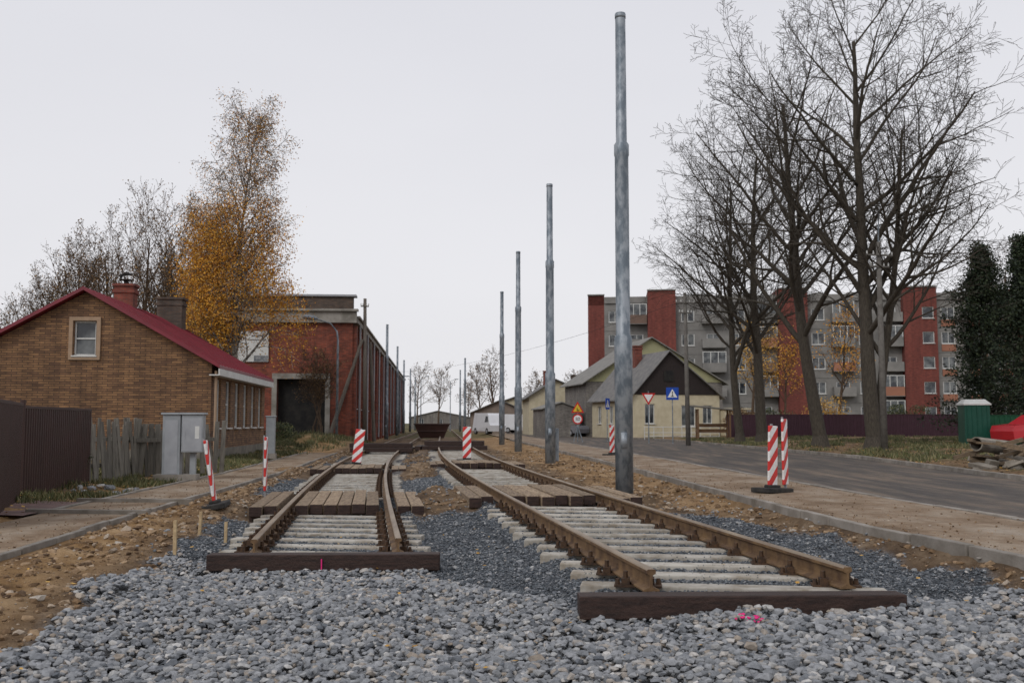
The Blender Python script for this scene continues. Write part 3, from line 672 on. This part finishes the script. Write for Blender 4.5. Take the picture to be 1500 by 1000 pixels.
sheetfence('metal_gate',[(-6.9,12.9),(-8.85,18.0)],-.05,1.72,brownm,.13)
mb=MB(); mb.tube([(-8.9,18.15,-.1),(-8.9,18.15,1.8)],[.05,.05],8); mb.build('fence_post',brownm)
sheetfence('metal_fence',[(16.5,77),(40,71)],.2,2.0,mat('purple_brown_fence',(.06,.028,.04),(.05,.024,.032)),.25)
oldw=mat('weathered_boards',(.20,.185,.155),(.115,.105,.09),6,bump=.4,isl=.3,stretch=(6,6,.5))
P=empty('wooden_fence'); mb=MB(); a=Vector((-9.6,22.7)); b_=Vector((-9.1,26.8)); n=30
for i in range(n):
    p=a.lerp(b_,i/n); hgt=1.42+R(-.12,.1)-(.15 if i>20 else 0)
    mb.box((p.x+R(-.03,.03),p.y,hgt/2),(.025,R(.11,.135),hgt),rz=-.12+R(-.1,.1),M4=Matrix.Rotation(-.12+R(-.1,.1),3,'Z')@Matrix.Rotation(R(-.07,.12),3,'X')@Matrix.Rotation(R(-.12,.05),3,'Y'))
mb.box((-9.4,24.7,1.0),(.06,4.2,.1),rz=-.12); mb.box((-9.4,24.7,.4),(.06,4.2,.1),rz=-.12)
mb.build('boards',oldw,P,bevel=.004)
P=empty('wooden_fence'); mb=MB()
for i in range(16):
    h=1.35+R(-.1,.12); mb.box((-9.75+i*.13,24.3+i*.18,h/2+.05),(.12,.025,h),M4=Matrix.Rotation(.6,3,'Z')@Matrix.Rotation(R(-.14,.16),3,'Y')@Matrix.Rotation(R(-.1,.1),3,'X'))
mb.box((-8.7,25.6,.95),(2.6,.05,.1),rz=.94); mb.build('boards',oldw,P,bevel=.004)
cabm=mat('cabinet_grey',(.30,.32,.335),(.235,.25,.265),4,rough=.45,spec=.5)
P=empty('electrical_cabinet',(-8.05,24.4,.0),.12); mb=MB()
mb.box((-.22,0,.8),(.42,.32,1.55)); mb.box((-.22,0,1.6),(.5,.4,.05)); mb.build('tall_cabinet',cabm,P,bevel=.012)
mb=MB(); mb.box((.28,-.05,1.12),(.5,.38,.9)); mb.box((.28,-.05,1.6),(.58,.46,.05)); mb.box((.28,-.02,.3),(.14,.14,.76)); mb.build('meter_box',cabm,P,bevel=.012)
mb=MB(); mb.box((.40,-.245,1.15),(.1,.008,.3)); mb.build('label',white,P)
mb=MB(); mb.box((.12,-.247,1.1),(.015,.012,.2)); mb.box((-.22,-.165,.8),(.3,.006,1.3)); mb.box((.28,-.243,1.1),(.44,.004,.8)); mb.build('door_panels',capm,P)
mb=MB(); mb.box((-.1,-.02,.06),(1.0,.55,.16)); mb.build('foundation',conc,P)
P=empty('utility_cabinet',(-9.05,37.5,.1),.1); mb=MB(); mb.box((0,0,.75),(.32,.3,1.5)); mb.box((0,0,1.52),(.38,.36,.05)); mb.build('body',cabm,P,bevel=.015); mb=MB(); mb.box((0,0,.05),(.42,.4,.2)); mb.build('plinth',conc,P)

# ------------------------------------------------------------ trees
def grow(mb,p,d,L,r,lv,Q,tips):
    ns=Q['seg'][lv]; st=L/ns; pts=[p.copy()]; rad=[r]; dd=d.copy(); dirs=[dd.copy()]
    for i in range(ns):
        dd=dd+Vector((R(-1,1),R(-1,1),R(-1,1)))*Q['wob'][lv]+Vector((0,0,Q['trop'][lv])); dd.normalize()
        p=p+dd*st; pts.append(p.copy()); dirs.append(dd.copy()); rad.append(max(r*(1-(1-Q['tap'])*(i+1)/ns),Q.get('minr',.006)))
    mb.tube(pts,rad,Q['sides'][lv],cap=False)
    if lv>=Q['leaflv']: tips.extend(pts[1:])
    if lv+1<len(Q['seg']):
        n=Q['n'][lv]; t0=Q['t0'][lv]; az=R(0,6.28)
        for k in range(n):
            t=t0+(1-t0)*(k+R(.1,.9))/n; fi=t*ns; i=min(int(fi),ns-1); fr=fi-i
            q=pts[i].lerp(pts[i+1],fr); rr=rad[i]*(1-fr)+rad[i+1]*fr; di=dirs[i+1]
            az+=2.4+R(-.5,.5); a=Vector((1,0,0)) if abs(di.x)<.7 else Vector((0,1,0))
            u=di.cross(a).normalized(); w=di.cross(u); ang=math.radians(Q['ang'][lv]*R(.75,1.25))
            nd=di*math.cos(ang)+(u*math.cos(az)+w*math.sin(az))*math.sin(ang)
            grow(mb,q,nd,L*Q['lr'][lv]*(1.15-Q.get('fall',.6)*t)*R(.75,1.2),rr*R(.5,.68),lv+1,Q,tips)
def leaves(name,pts,per,spread,size,m,parent,drop=0,sel=None):
    pts=np.array([tuple(p) for p in pts]); 
    if sel is not None: pts=pts[sel(pts)]
    if len(pts)==0: return
    P_=np.repeat(pts,per,0); P_=P_+rng.normal(0,spread,P_.shape); P_[:,2]-=rng.random(len(P_))*drop
    n=len(P_); s=rng.uniform(.6,1.2,n)*size; a=rng.normal(size=(n,3)); a/=np.linalg.norm(a,axis=1)[:,None]; b2=np.cross(a,rng.normal(size=(n,3))); b2/=np.linalg.norm(b2,axis=1)[:,None]
    a=a*s[:,None]; b2=b2*(s*.7)[:,None]
    V=np.stack([P_-a*.5,P_+b2*.5,P_+a*.6,P_-b2*.5],1).reshape(-1,3); F=np.arange(4*n).reshape(n,4)
    o=npmesh(name,V,F,[m]); o.parent=parent; return o
barkd=mat('dark_bark',(.04,.033,.026),(.08,.068,.052),7,bump=.6,bs=20,stretch=(3,3,.7))
barkb=mat('brown_twigs',(.075,.05,.033),(.11,.075,.05),6)
def leafmat(name,stops):
    m,nt,b=newmat(name); gg=nt.nodes.new('ShaderNodeNewGeometry'); c=ramp(nt,gg.outputs['Random Per Island'],stops)
    v=ramp(nt,noisen(nt,.8,3),[(.35,(.65,)*3),(.65,(1.2,)*3)]); nt.links.new(mixc(nt,1.,c,v,'MULTIPLY'),b.inputs['Base Color']); b.inputs['Roughness'].default_value=.7; return m
lorange=leafmat('autumn_leaves',[(0,(.42,.15,.012)),(.4,(.60,.27,.02)),(.8,(.70,.38,.04)),(1,(.38,.22,.05))])
lbrown=leafmat('brown_leaves',[(0,(.09,.05,.025)),(.6,(.18,.10,.04)),(1,(.3,.17,.05))])
ldark=leafmat('conifer_green',[(0,(.008,.016,.007)),(.6,(.018,.034,.012)),(1,(.045,.062,.022))])
lyel=leafmat('yellow_leaves',[(0,(.45,.24,.03)),(1,(.6,.36,.08))])
def tree(name,stems,Q,bark,leafspec=None,seed=1):
    random.seed(seed); P=empty(name,(stems[0][0],stems[0][1],0)); mb=MB(); tips=[]
    bx,by=stems[0][0],stems[0][1]
    for (x,y,z,dx,dy,L,r) in stems:
        mb.tube([(x-bx,y-by,z-.2),(x-bx,y-by,z+.05),(x-bx,y-by,z+.5)],[r*1.6,r*1.35,r*1.02],10,cap=False)
        grow(mb,Vector((x-bx,y-by,z+.4)),Vector((dx,dy,1)).normalized(),L,r,0,Q,tips)
    mb.build('trunk_and_branches',bark,P,smooth=True,uv=False)
    if leafspec:
        for ls in leafspec: leaves('foliage',tips,*ls[:3],ls[3],P,*ls[4:])
    return P
Qb=dict(seg=[14,9,6,4,3],wob=[.035,.12,.17,.2,.25],trop=[.03,.035,.03,.02,.0],n=[20,9,6,4],t0=[.24,.2,.2,.2],ang=[46,44,44,44],lr=[.5,.5,.5,.55],tap=.2,sides=[10,6,4,3,3],leaflv=9,minr=.009,fall=.6)
tree('bare_tree',[(16.3,45,.25,-.05,0,18.2,.36),(16.55,45.3,.25,.10,0,14,.22)],Qb,barkd,seed=14)
tree('bare_tree',[(15.4,50,.25,-.17,0,17,.34)],Qb,barkd,seed=6)
tree('bare_tree',[(15.0,60,.25,-.06,0,17,.33),(13.9,61,.25,-.12,0,15,.26)],Qb,barkd,seed=24)
Qt=dict(Qb,seg=[10,7,5,3],n=[18,9,7],lr=[.42,.5,.55],ang=[38,40,45],t0=[.3,.2,.2],sides=[7,5,3,3],wob=[.06,.12,.18,.2],trop=[.02,.05,.03,.0],leaflv=2,minr=.011)
birch=mat('birch_bark',(.34,.31,.27),(.07,.06,.05),3,stretch=(1,1,3),lo=.42,hi=.58)
Qbi=dict(seg=[16,7,5,4],wob=[.04,.12,.2,.2],trop=[.03,.05,-.05,-.22],n=[54,8,5],t0=[.2,.15,.15],ang=[36,40,45],lr=[.28,.5,.7],tap=.06,sides=[8,4,3,3],leaflv=2,minr=.01,fall=.65)
tree('birch_tree',[(-14.1,50.5,.2,.05,0,15.6,.19)],Qbi,birch,[(3,.2,.085,lorange,.4,lambda p:(p[:,2]<12.8)|(rng.random(len(p))<.3)),(8,.26,.10,lorange,.4,lambda p:(p[:,2]<11)&(vn(p[:,0],p[:,2],.8)>.4)),(1,.2,.08,lbrown,.3)],seed=4)
tree('birch_tree',[(-16.2,53,.2,-.05,0,11,.15)],Qbi,birch,[(2,.22,.095,lorange,.4,lambda p:rng.random(len(p))<.65),(1,.2,.08,lbrown,.3)],seed=9)
Qs=dict(Qt,n=[16,8,6],t0=[.2,.2,.2],trop=[.05,.1,.08,.05],ang=[35,35,35],lr=[.5,.5,.5])
lf=[(1,.15,.13,lbrown,.1,lambda p:rng.random(len(p))<.6)]
for i,(x,y,h) in enumerate(((-24.5,66,13),(-21.5,64,12),(-27.5,68,12),(-31,70,11.5),(-35,72,9.5),(-19,66,11.5))):
    tree('autumn_tree',[(x,y,.2,R(-.05,.05),0,h,.2),(x+.5,y,.2,.25,0,h*.75,.14),(x-.4,y+.2,.2,-.22,0,h*.8,.14)],Qs,barkb,lf,seed=30+i)
Qsm=dict(Qt,n=[12,7,5])
tree('yellow_tree',[(20.5,85,.3,0,0,8,.15)],Qsm,barkb,[(2,.25,.16,lyel,.1,lambda p:rng.random(len(p))<.6)],seed=51)
tree('yellow_tree',[(27.5,84,.3,0,0,9,.15),(24,88,.3,0,0,7,.12)],Qsm,barkb,[(1,.25,.16,lorange,.1,lambda p:rng.random(len(p))<.7)],seed=52)
tree('bare_tree',[(33.5,70,.3,0,0,10,.18),(37,74,.3,0,0,12,.18)],Qsm,barkb,seed=53)
tree('bare_shrub',[(-11.5,59.0,.7,.1,0,4.0,.06),(-11.3,59.3,.7,-.2,0,4.2,.06),(-11.7,58.8,.7,.3,0,3.4,.05),(-11.2,58.5,.7,-.35,0,3.2,.05)],dict(Qsm,minr=.008),barkb,[(1,.1,.08,lbrown,.1,lambda p:rng.random(len(p))<.3)],seed=54)
tree('distant_trees',[(-14,190,0,0,0,10,.2),(-19,200,0,0,0,11,.2),(-24,195,0,0,0,9,.2),(-3,165,0,0,0,11,.25),(-5.5,170,0,0,0,9,.2),(10,180,0,0,0,9,.2),(4,185,0,0,0,9,.2),(-10,230,0,0,0,9,.2)],dict(Qsm,minr=.02),barkb,[(1,.3,.25,lbrown,.1,lambda p:rng.random(len(p))<.25)],seed=60)
def conifer(x,y,z,H_,Rm,seed,nb=300):
    random.seed(seed); P=empty('conifer_tree',(x,y,z)); mb=MB(); mb.tube([(0,0,-.2),(0,0,H_*.96)],[.2,.03],8); pts=[]
    for i in range(nb):
        t=random.random()**.75; zz=.4+t*(H_-.9); a=R(0,6.28)
        lump=.75+.35*math.sin(a*2+seed+zz*1.1)+.2*math.sin(a*3-zz*2.3)
        rr=Rm*(1-t)**.62*R(.6,1.35)*lump+.12; n=6
        q=Vector((0,0,zz)); e=Vector((math.cos(a)*rr,math.sin(a)*rr,zz+R(.0,.9)))
        mb.tube([q,q.lerp(e,.6)+Vector((0,0,-.05)),e],[.03,.02,.008],3,cap=False)
        for k in range(n): pts.append(q.lerp(e,.35+.65*k/(n-1)))
    mb.build('trunk_and_branches',barkd,P,uv=False)
    leaves('foliage',pts,18,.17,.14,ldark,P,.3)
conifer(24.7,52,.3,10.4,2.6,1,240); conifer(27.5,53,.3,11.3,3.0,2,280)
def bush(name,x,y,z,rx,ry,h,m,n=2600,size=.1,lump=5):
    pts=[]; random.seed(int(x*7+y))
    cl=[(R(-rx,rx)*.8,R(-ry,ry)*.8,R(.2,.75)*h,R(.35,.6)*min(rx,h)) for _ in range(lump)]
    P=empty(name,(x,y,z))
    for _ in range(n):
        c=random.choice(cl); v=Vector((R(-1,1),R(-1,1),R(-1,1))); v.normalize(); v*=c[3]*R(.6,1.05); pts.append((c[0]+v.x,c[1]+v.y,max(.02,c[2]+v.z)))
    mb=MB()
    for c in cl: mb.tube([(0,0,-.1),(c[0]*.5,c[1]*.5,c[2]*.6),(c[0],c[1],c[2]+c[3]*.6)],[.03,.02,.008],4,cap=False)
    mb.build('stems',barkb,P,uv=False); leaves('foliage',pts,1,.05,size,m,P)
lgreen=leafmat('dull_green_leaves',[(0,(.03,.045,.015)),(.7,(.07,.085,.03)),(1,(.16,.14,.04))])
bush('bush',18.5,79,.3,1.6,1,2.6,lbrown,2500,.14); bush('bush',21,80,.3,2,1,2.8,lgreen,2500,.14); bush('bush',26,82,.3,2.2,1,3,lyel,1800,.16); bush('bush',31,80,.3,2,1,2.6,lgreen,2500,.14)
bush('bush',-12.2,52,.2,1.2,1.2,1.1,lgreen,1500,.1); bush('bush',-9.6,22.4,.0,.5,.6,.9,lgreen,900,.06)

# grass & litter
gm_=leafmat('grass_blades',[(0,(.045,.055,.018)),(.5,(.10,.11,.035)),(1,(.24,.20,.10))])
def grass(name,X,Y,h):
    n=len(X); Z=G(X,Y); a=rng.uniform(0,6.28,n); wd=rng.uniform(.006,.014,n)*(1+Y/30); lx=rng.normal(0,.4,n)*h; ly=rng.normal(0,.4,n)*h
    V=np.stack([np.stack([X-np.cos(a)*wd,Y-np.sin(a)*wd,Z-.01],1),np.stack([X+np.cos(a)*wd,Y+np.sin(a)*wd,Z-.01],1),np.stack([X+lx,Y+ly,Z+h],1)],1).reshape(-1,3)
    npmesh(name,V,np.arange(3*n).reshape(n,3),[gm_])
n=60000; Y=rng.uniform(17,52,n); X=rng.uniform(pathR(Y)-5.5,pathR(Y)-1.75); k=(vn(X,Y,1.4)+.3*vn(X,Y,5)>.62); X,Y=X[k],Y[k]; grass('grass_verge',X,Y,rng.uniform(.04,.17,len(X)))
n=130000; Y=rng.uniform(23,75,n); X=roadF(Y)+.5+rng.random(n)**1.1*17; k=(vn(X,Y,.7)+.35*vn(X,Y,4)>.8)&~((X<16.5)&(Y<32)); X,Y=X[k],Y[k]; grass('grass_verge',X,Y,rng.uniform(.03,.2,len(X)))
n=9000; Y=rng.normal(57,5,n); X=rng.normal(-11,2,n); k=(vn(X,Y,1.4)>.45)&(X<-8.6); X,Y=X[k],Y[k]; grass('grass_mound',X,Y,rng.uniform(.08,.3,len(X)))
def litter(name,X,Y,Zadd,size,m):
    P_=np.stack([X,Y,G(X,Y)+Zadd],1); n=len(X); a=rng.uniform(0,6.28,n); s=size*rng.uniform(.6,1.2,n)
    A=np.stack([np.cos(a)*s,np.sin(a)*s,rng.uniform(-.2,.3,n)*s],1); B=np.stack([-np.sin(a)*s*.7,np.cos(a)*s*.7,rng.uniform(-.2,.3,n)*s],1)
    npmesh(name,np.stack([P_-A,P_+B,P_+A,P_-B],1).reshape(-1,3),np.arange(4*n).reshape(n,4),[m])
n=9000; Y=rng.uniform(23,62,n); X=roadF(Y)+.25+rng.random(n)*11; litter('fallen_leaves',X,Y,.03,.05,lbrown)
n=1500; Y=rng.uniform(23,62,n); X=roadF(Y)+.25+rng.random(n)*11; litter('fallen_leaves',X,Y,.04,.045,lyel)
n=110; Y=rng.uniform(5.5,16,n); X=rng.uniform(-4.5,4.2,n); litter('fallen_leaves',X,Y,.06,.025,lyel)
n=900; Y=rng.uniform(14,50,n); X=rng.uniform(pathR(Y)-3.5,pathR(Y)-1.7); litter('fallen_leaves',X,Y,.04,.035,lyel)

# ------------------------------------------------------------ signs
redp=mat('sign_red',(.55,.02,.02),(.5,.02,.02)); bluep=mat('sign_blue',(.02,.08,.42),(.02,.07,.38)); blackp=mat('sign_black',(.02,.02,.02)); whitep=mat('sign_white',(.8,.8,.8),(.74,.74,.74))
yelp=mat('sign_yellow',(.7,.5,.05))
def ngon(r,n,rot=0): return [(r*math.cos(rot+2*math.pi*i/n),r*math.sin(rot+2*math.pi*i/n)) for i in range(n)]
def plate(mb,pts,cz,y,mi,th=.004): 
    mb.poly([(p[0],y,cz+p[1]) for p in pts],mi); mb.poly([(p[0],y+th,cz+p[1]) for p in pts][::-1],mi)
def sign(name,x,y,z,h,parts,rz=0):
    P=empty(name,(x,y,z),rz); mb=MB(); mb.tube([(0,.04,-.1),(0,.04,h)],[.035,.035],8); mb.build('post',galv,P,uv=False)
    q=MB()
    for (kind,cz) in parts:
        if kind=='yield': plate(q,ngon(.52,3,-math.pi/2),cz,0,0); plate(q,ngon(.34,3,-math.pi/2),cz,-.006,1)
        if kind=='warn':
            plate(q,ngon(.52,3,math.pi/2),cz,0,0); plate(q,ngon(.36,3,math.pi/2),cz,-.006,4)
            q.box((-.03,-.014,cz-.02),(.05,.004,.22),mi=3); q.box((.05,-.014,cz-.1),(.14,.004,.06),mi=3)
        if kind=='30':
            plate(q,ngon(.36,24),cz,0,0); plate(q,ngon(.27,24),cz,-.006,1)
            for ox in (-.09,.09):
                q.box((ox+.05,-.014,cz),(.03,.004,.22),mi=3); q.box((ox,-.015,cz+.1),(.12,.004,.03),mi=3); q.box((ox,-.015,cz-.1),(.12,.004,.03),mi=3)
            q.box((-.09,-.015,cz),(.1,.004,.03),mi=3); q.box((.035,-.014,cz),(.03,.004,.2),mi=3)
        if kind=='ped':
            q.box((0,0,cz),(.8,.01,.8),mi=2); plate(q,ngon(.36,3,math.pi/2),cz-.06,-.012,1); q.box((0,-.018,cz-.05),(.05,.004,.26),mi=3); q.box((0,-.018,cz-.17),(.2,.004,.04),mi=3)
            q.tube([(0,-.02,cz+.1),(0,-.026,cz+.1)],[.04,.04],8,mi=3)
    q.build('sign_plates',[redp,whitep,bluep,blackp,yelp],P)
sign('road_works_sign',4.6,70,.1,2.5,[('warn',2.25),('30',1.55)])
mb=MB(); mb.tube([(4.3,70,0),(4.6,70,1.2)],[.03,.03],6); mb.tube([(4.95,69.8,0),(4.6,70,1.2)],[.03,.03],6); mb.build('sign_tripod',galv)
sign('yield_sign',8.9,65,.15,3.3,[('yield',2.9)]); sign('pedestrian_crossing_sign',10.3,64,.15,3.5,[('ped',3.1)])
sign('street_sign',6.9,72,.15,3.1,[('ped',2.6)],rz=1.1)
P=empty('pedestrian_guard_rail'); mb=MB()
for i in range(9): 
    x=10.6+i*.75; mb.tube([(x,80,.0),(x,80,1.05)],[.03,.03],6)
for z in (1.05,.6,.3): mb.tube([(10.6,80,z),(16.6,80,z)],[.025,.025],6)
mb.build('rails',white,P,uv=False)
P=empty('wooden_shelter',(13.6,73,.2),-.1); mb=MB(); wd=mat('shelter_wood',(.17,.10,.055),(.12,.07,.04),8)
for x in (0,2.3):
    for y in (0,1.6): mb.box((x,y,1.1),(.12,.12,2.2))
for z in (.6,1.0): mb.box((1.15,1.6,z),(2.3,.04,.25)); mb.box((0,.8,z),(.04,1.6,.25))
mb.box((1.15,.8,.5),(2.1,.5,.06)); mb.build('frame',wd,P); mb=MB(); mb.box((1.15,.8,2.28),(3.0,2.2,.08),M4=Matrix.Rotation(.1,3,'Y')); mb.build('roof',slate2,P)
gr=mat('green_plastic',(.01,.075,.05),(.008,.06,.04),3,rough=.4); P=empty('portable_toilet',(22.2,48,.3),-.15); mb=MB(); mb.box((0,0,1.0),(1.15,1.15,1.95))
for i in range(5): mb.box((-.45+i*.225,-.59,1.0),(.05,.04,1.8))
mb.build('cabin',gr,P,bevel=.03); mb=MB(); mb.poly([(-.62,-.62,1.99),(.62,-.62,1.99),(.45,-.3,2.2),(-.45,-.3,2.2)]); mb.poly([(.62,-.62,1.99),(.62,.62,1.99),(.45,.3,2.2),(.45,-.3,2.2)]); mb.poly([(.62,.62,1.99),(-.62,.62,1.99),(-.45,.3,2.2),(.45,.3,2.2)]); mb.poly([(-.62,.62,1.99),(-.62,-.62,1.99),(-.45,-.3,2.2),(-.45,.3,2.2)]); mb.poly([(-.45,-.3,2.2),(.45,-.3,2.2),(.45,.3,2.2),(-.45,.3,2.2)]); mb.box((0,0,1.96),(1.26,1.26,.07)); mb.build('roof',white,P)
sheetfence('green_fence',[(22.9,49.3),(34,48.5)],.3,1.75,mat('green_fence_paint',(.02,.09,.045),(.016,.075,.04)),.25)
def car(name,loc,rz,body,prof_,w,wheels,glassquads,wr=.32):
    P=empty(name,loc,rz); mb=MB(); n=len(prof_)
    L_=[(x,-w/2*(1-.12*max(0,(z-.9)/.6)),z) for x,z in prof_]; R_=[(x,w/2*(1-.12*max(0,(z-.9)/.6)),z) for x,z in prof_]
    mb.poly(L_[::-1]); mb.poly(R_)
    for i in range(n): j=(i+1)%n; mb.poly([L_[i],L_[j],R_[j],R_[i]])
    mb.build('body',body,P,bevel=.04)
    q=MB()
    for pts in glassquads:
        for sy in (-1,1):
            pp=[(x,sy*(w/2*(1-.12*max(0,(z-.9)/.6))+.012),z) for x,z in pts]; q.poly(pp if sy>0 else pp[::-1])
    q.build('side_windows',glass,P)
    q=MB()
    for wx in wheels:
        for sy in (-1,1): q.tube([(wx,sy*(w/2-.18),wr),(wx,sy*(w/2+.02),wr)],[wr,wr],16); 
    q.build('tyres',rub,P,uv=False)
    q=MB()
    for wx in wheels:
        for sy in (-1,1): q.tube([(wx,sy*(w/2),wr),(wx,sy*(w/2+.03),wr)],[wr*.6,wr*.55],12)
    q.build('hubcaps',capm,P,uv=False); return P
carred=mat('car_red',(.5,.02,.03),(.45,.02,.03),2,rough=.25,spec=.6); 
hp=[(-2.0,.3),(-2.05,.7),(-1.95,.95),(-1.1,1.05),(-.45,1.45),(.9,1.5),(1.6,1.25),(1.95,.95),(2.0,.35)]
car('parked_car',(24.5,46.2,.3),.15,carred,hp,1.7,(-1.25,1.3),[[(-.95,1.03),(-.4,1.38),(.2,1.42),(.2,1.0)],[(.28,1.0),(.28,1.42),(.9,1.42),(1.4,1.22),(1.45,1.0)]])
vanp=[(-2.6,.35),(-2.65,1.0),(-2.2,1.25),(-1.6,2.1),(-1.2,2.35),(2.5,2.4),(2.6,.4)]
vw=mat('van_white',(.65,.66,.68),(.6,.6,.62),2,rough=.3)
car('parked_van',(-2.6,112,.1),2.0,vw,vanp,1.95,(-1.7,1.6),[[(-1.9,1.4),(-1.5,2.0),(-.9,2.05),(-.9,1.35)]],.36)
car('parked_van',(1.3,128,.1),2.8,vw,vanp,1.95,(-1.7,1.6),[[(-1.9,1.4),(-1.5,2.0),(-.9,2.05),(-.9,1.35)]],.36)
car('parked_car',(5.6,98,.1),2.2,mat('car_grey',(.2,.2,.22)),hp,1.7,(-1.25,1.3),[[(-.95,1.03),(-.4,1.38),(.2,1.42),(.2,1.0)],[(.28,1.0),(.28,1.42),(.9,1.42),(1.4,1.22),(1.45,1.0)]])
P=empty('waste_skip',(-6.8,85,0),.07); mb=MB()
mb.poly([(-1,-.6,.1),(1,-.6,.1),(1.5,-.9,1.3),(-1.5,-.9,1.3)]);mb.poly([(1,-.6,.1),(1,.9,.1),(1.5,1,1.3),(1.5,-.9,1.3)]);mb.poly([(-1,.9,.1),(-1,-.6,.1),(-1.5,-.9,1.3),(-1.5,1,1.3)]);mb.poly([(1,.9,.1),(-1,.9,.1),(-1.5,1,1.3),(1.5,1,1.3)]);mb.poly([(-1,-.6,.1),(1,-.6,.1),(1,.9,.1),(-1,.9,.1)])
mb.box((0,-.92,1.28),(3.1,.08,.1)); mb.box((0,-.78,.7),(2.6,.08,.1)); mb.build('body',brownm,P)
# rubble: broken slabs, pipe, timber
P=empty('rubble_pile',(13.4,27.6,.05)); mb=MB(); random.seed(3)
def ring(mb,c,d,ro,ri,L,n=18):
    d=Vector(d).normalized(); a=Vector((0,0,1)); u=d.cross(a).normalized(); w=d.cross(u); c=Vector(c); rs=[]
    for (t,r) in ((0,ro),(L,ro),(L,ri),(0,ri)):
        rs.append([c+d*t+(u*math.cos(2*math.pi*k/n)+w*math.sin(2*math.pi*k/n))*r for k in range(n)])
    for q in range(4):
        A,B=rs[q],rs[(q+1)%4]
        for k in range(n): mb.poly([A[k],B[k],B[(k+1)%n],A[(k+1)%n]])
ring(mb,(-.55,.1,.75),(1,.6,-.1),.2,.165,1.6)
for i in range(60):
    x=R(-.9,3.4); mb.box((x,R(-.9,1.3),R(.0,.5)*(1-abs(x-1.2)/4)),(R(.25,.9),R(.15,.45),R(.07,.2)),M4=Matrix.Rotation(R(0,3),3,'Z')@Matrix.Rotation(R(-.5,.5),3,'X')@Matrix.Rotation(R(-.45,.45),3,'Y'))
mb.build('concrete_pieces',mat('rubble_concrete',(.15,.13,.105),(.24,.215,.18),4,bump=.5,isl=.3),P,bevel=.015)
mb=MB()
for i in range(34): mb.box((R(-.6,3.2),R(-.9,1),R(.15,.8)),(R(.8,1.9),R(.1,.16),R(.05,.12)),M4=Matrix.Rotation(R(-1.2,1.2),3,'Z')@Matrix.Rotation(R(-.4,.3),3,'Y'))
mb.build('planks',mat('scrap_timber',(.17,.12,.075),(.085,.065,.045),6,isl=.45,stretch=(.6,6,6)),P)
X=rng.uniform(-8.9,-7.9,16);Y=rng.uniform(20,21.4,16); stones('rubble_stones',X,Y,G(X,Y)+.04,rng.uniform(.05,.14,16),ico,icof,[smc])
X=np.array([-4.95,-4.7,-5.1,3.3,2.9]);Y=np.array([12.9,13.1,13.3,20,22.5]); stones('boulders',X,Y,G(X,Y)+.03,np.array([.14,.1,.09,.1,.12]),ico,icof,[smd])

# ------------------------------------------------------------ sky, sun, camera
W_=bpy.data.worlds.new('World'); S.world=W_; W_.use_nodes=True; nt=W_.node_tree; bg=nt.nodes['Background']
sky=nt.nodes.new('ShaderNodeTexSky'); sky.sky_type='NISHITA'; sky.sun_disc=False; sky.sun_elevation=math.radians(38); sky.sun_rotation=math.radians(-150); sky.dust_density=4
hs=nt.nodes.new('ShaderNodeHueSaturation'); hs.inputs['Saturation'].default_value=.25; nt.links.new(sky.outputs[0],hs.inputs['Color'])
tc=nt.nodes.new('ShaderNodeTexCoord'); sx=nt.nodes.new('ShaderNodeSeparateXYZ'); nt.links.new(tc.outputs['Generated'],sx.inputs[0])
oc=ramp(nt,sx.outputs[2],[(0,(8.8,8.75,9.0)),(.45,(7.75,7.8,8.35))])
cl=N(nt,'ShaderNodeTexNoise',Scale=1.6,Detail=4.0); mp=nt.nodes.new('ShaderNodeMapping'); mp.inputs['Scale'].default_value=(1,1,3); nt.links.new(tc.outputs['Generated'],mp.inputs[0]); nt.links.new(mp.outputs[0],cl.inputs['Vector'])
cv=ramp(nt,cl.outputs['Fac'],[(.3,(.97,.97,.975)),(.7,(1.02,1.02,1.02))])
oc=mixc(nt,1.,oc,cv,'MULTIPLY')
nt.links.new(mixc(nt,.9,hs.outputs[0],oc),bg.inputs['Color']); bg.inputs['Strength'].default_value=.1
sl=bpy.data.lights.new('sun','SUN'); sl.energy=1.0; sl.angle=math.radians(25); sl.color=(1,.97,.93)
so=bpy.data.objects.new('sun',sl); S.collection.objects.link(so); so.rotation_euler=(math.radians(52),0,math.radians(-30))
S.view_settings.view_transform='Standard'; S.view_settings.look='None'; S.view_settings.exposure=0
cd=bpy.data.cameras.new('camera'); cd.lens=35; cd.sensor_width=36; cd.clip_end=3000; cd.clip_start=.1
co=bpy.data.objects.new('camera',cd); S.collection.objects.link(co); co.location=(0,0,1.38); co.rotation_euler=(math.radians(94.67),0,0)
cd.dof.use_dof=True; cd.dof.focus_distance=11; cd.dof.aperture_fstop=4
S.camera=co
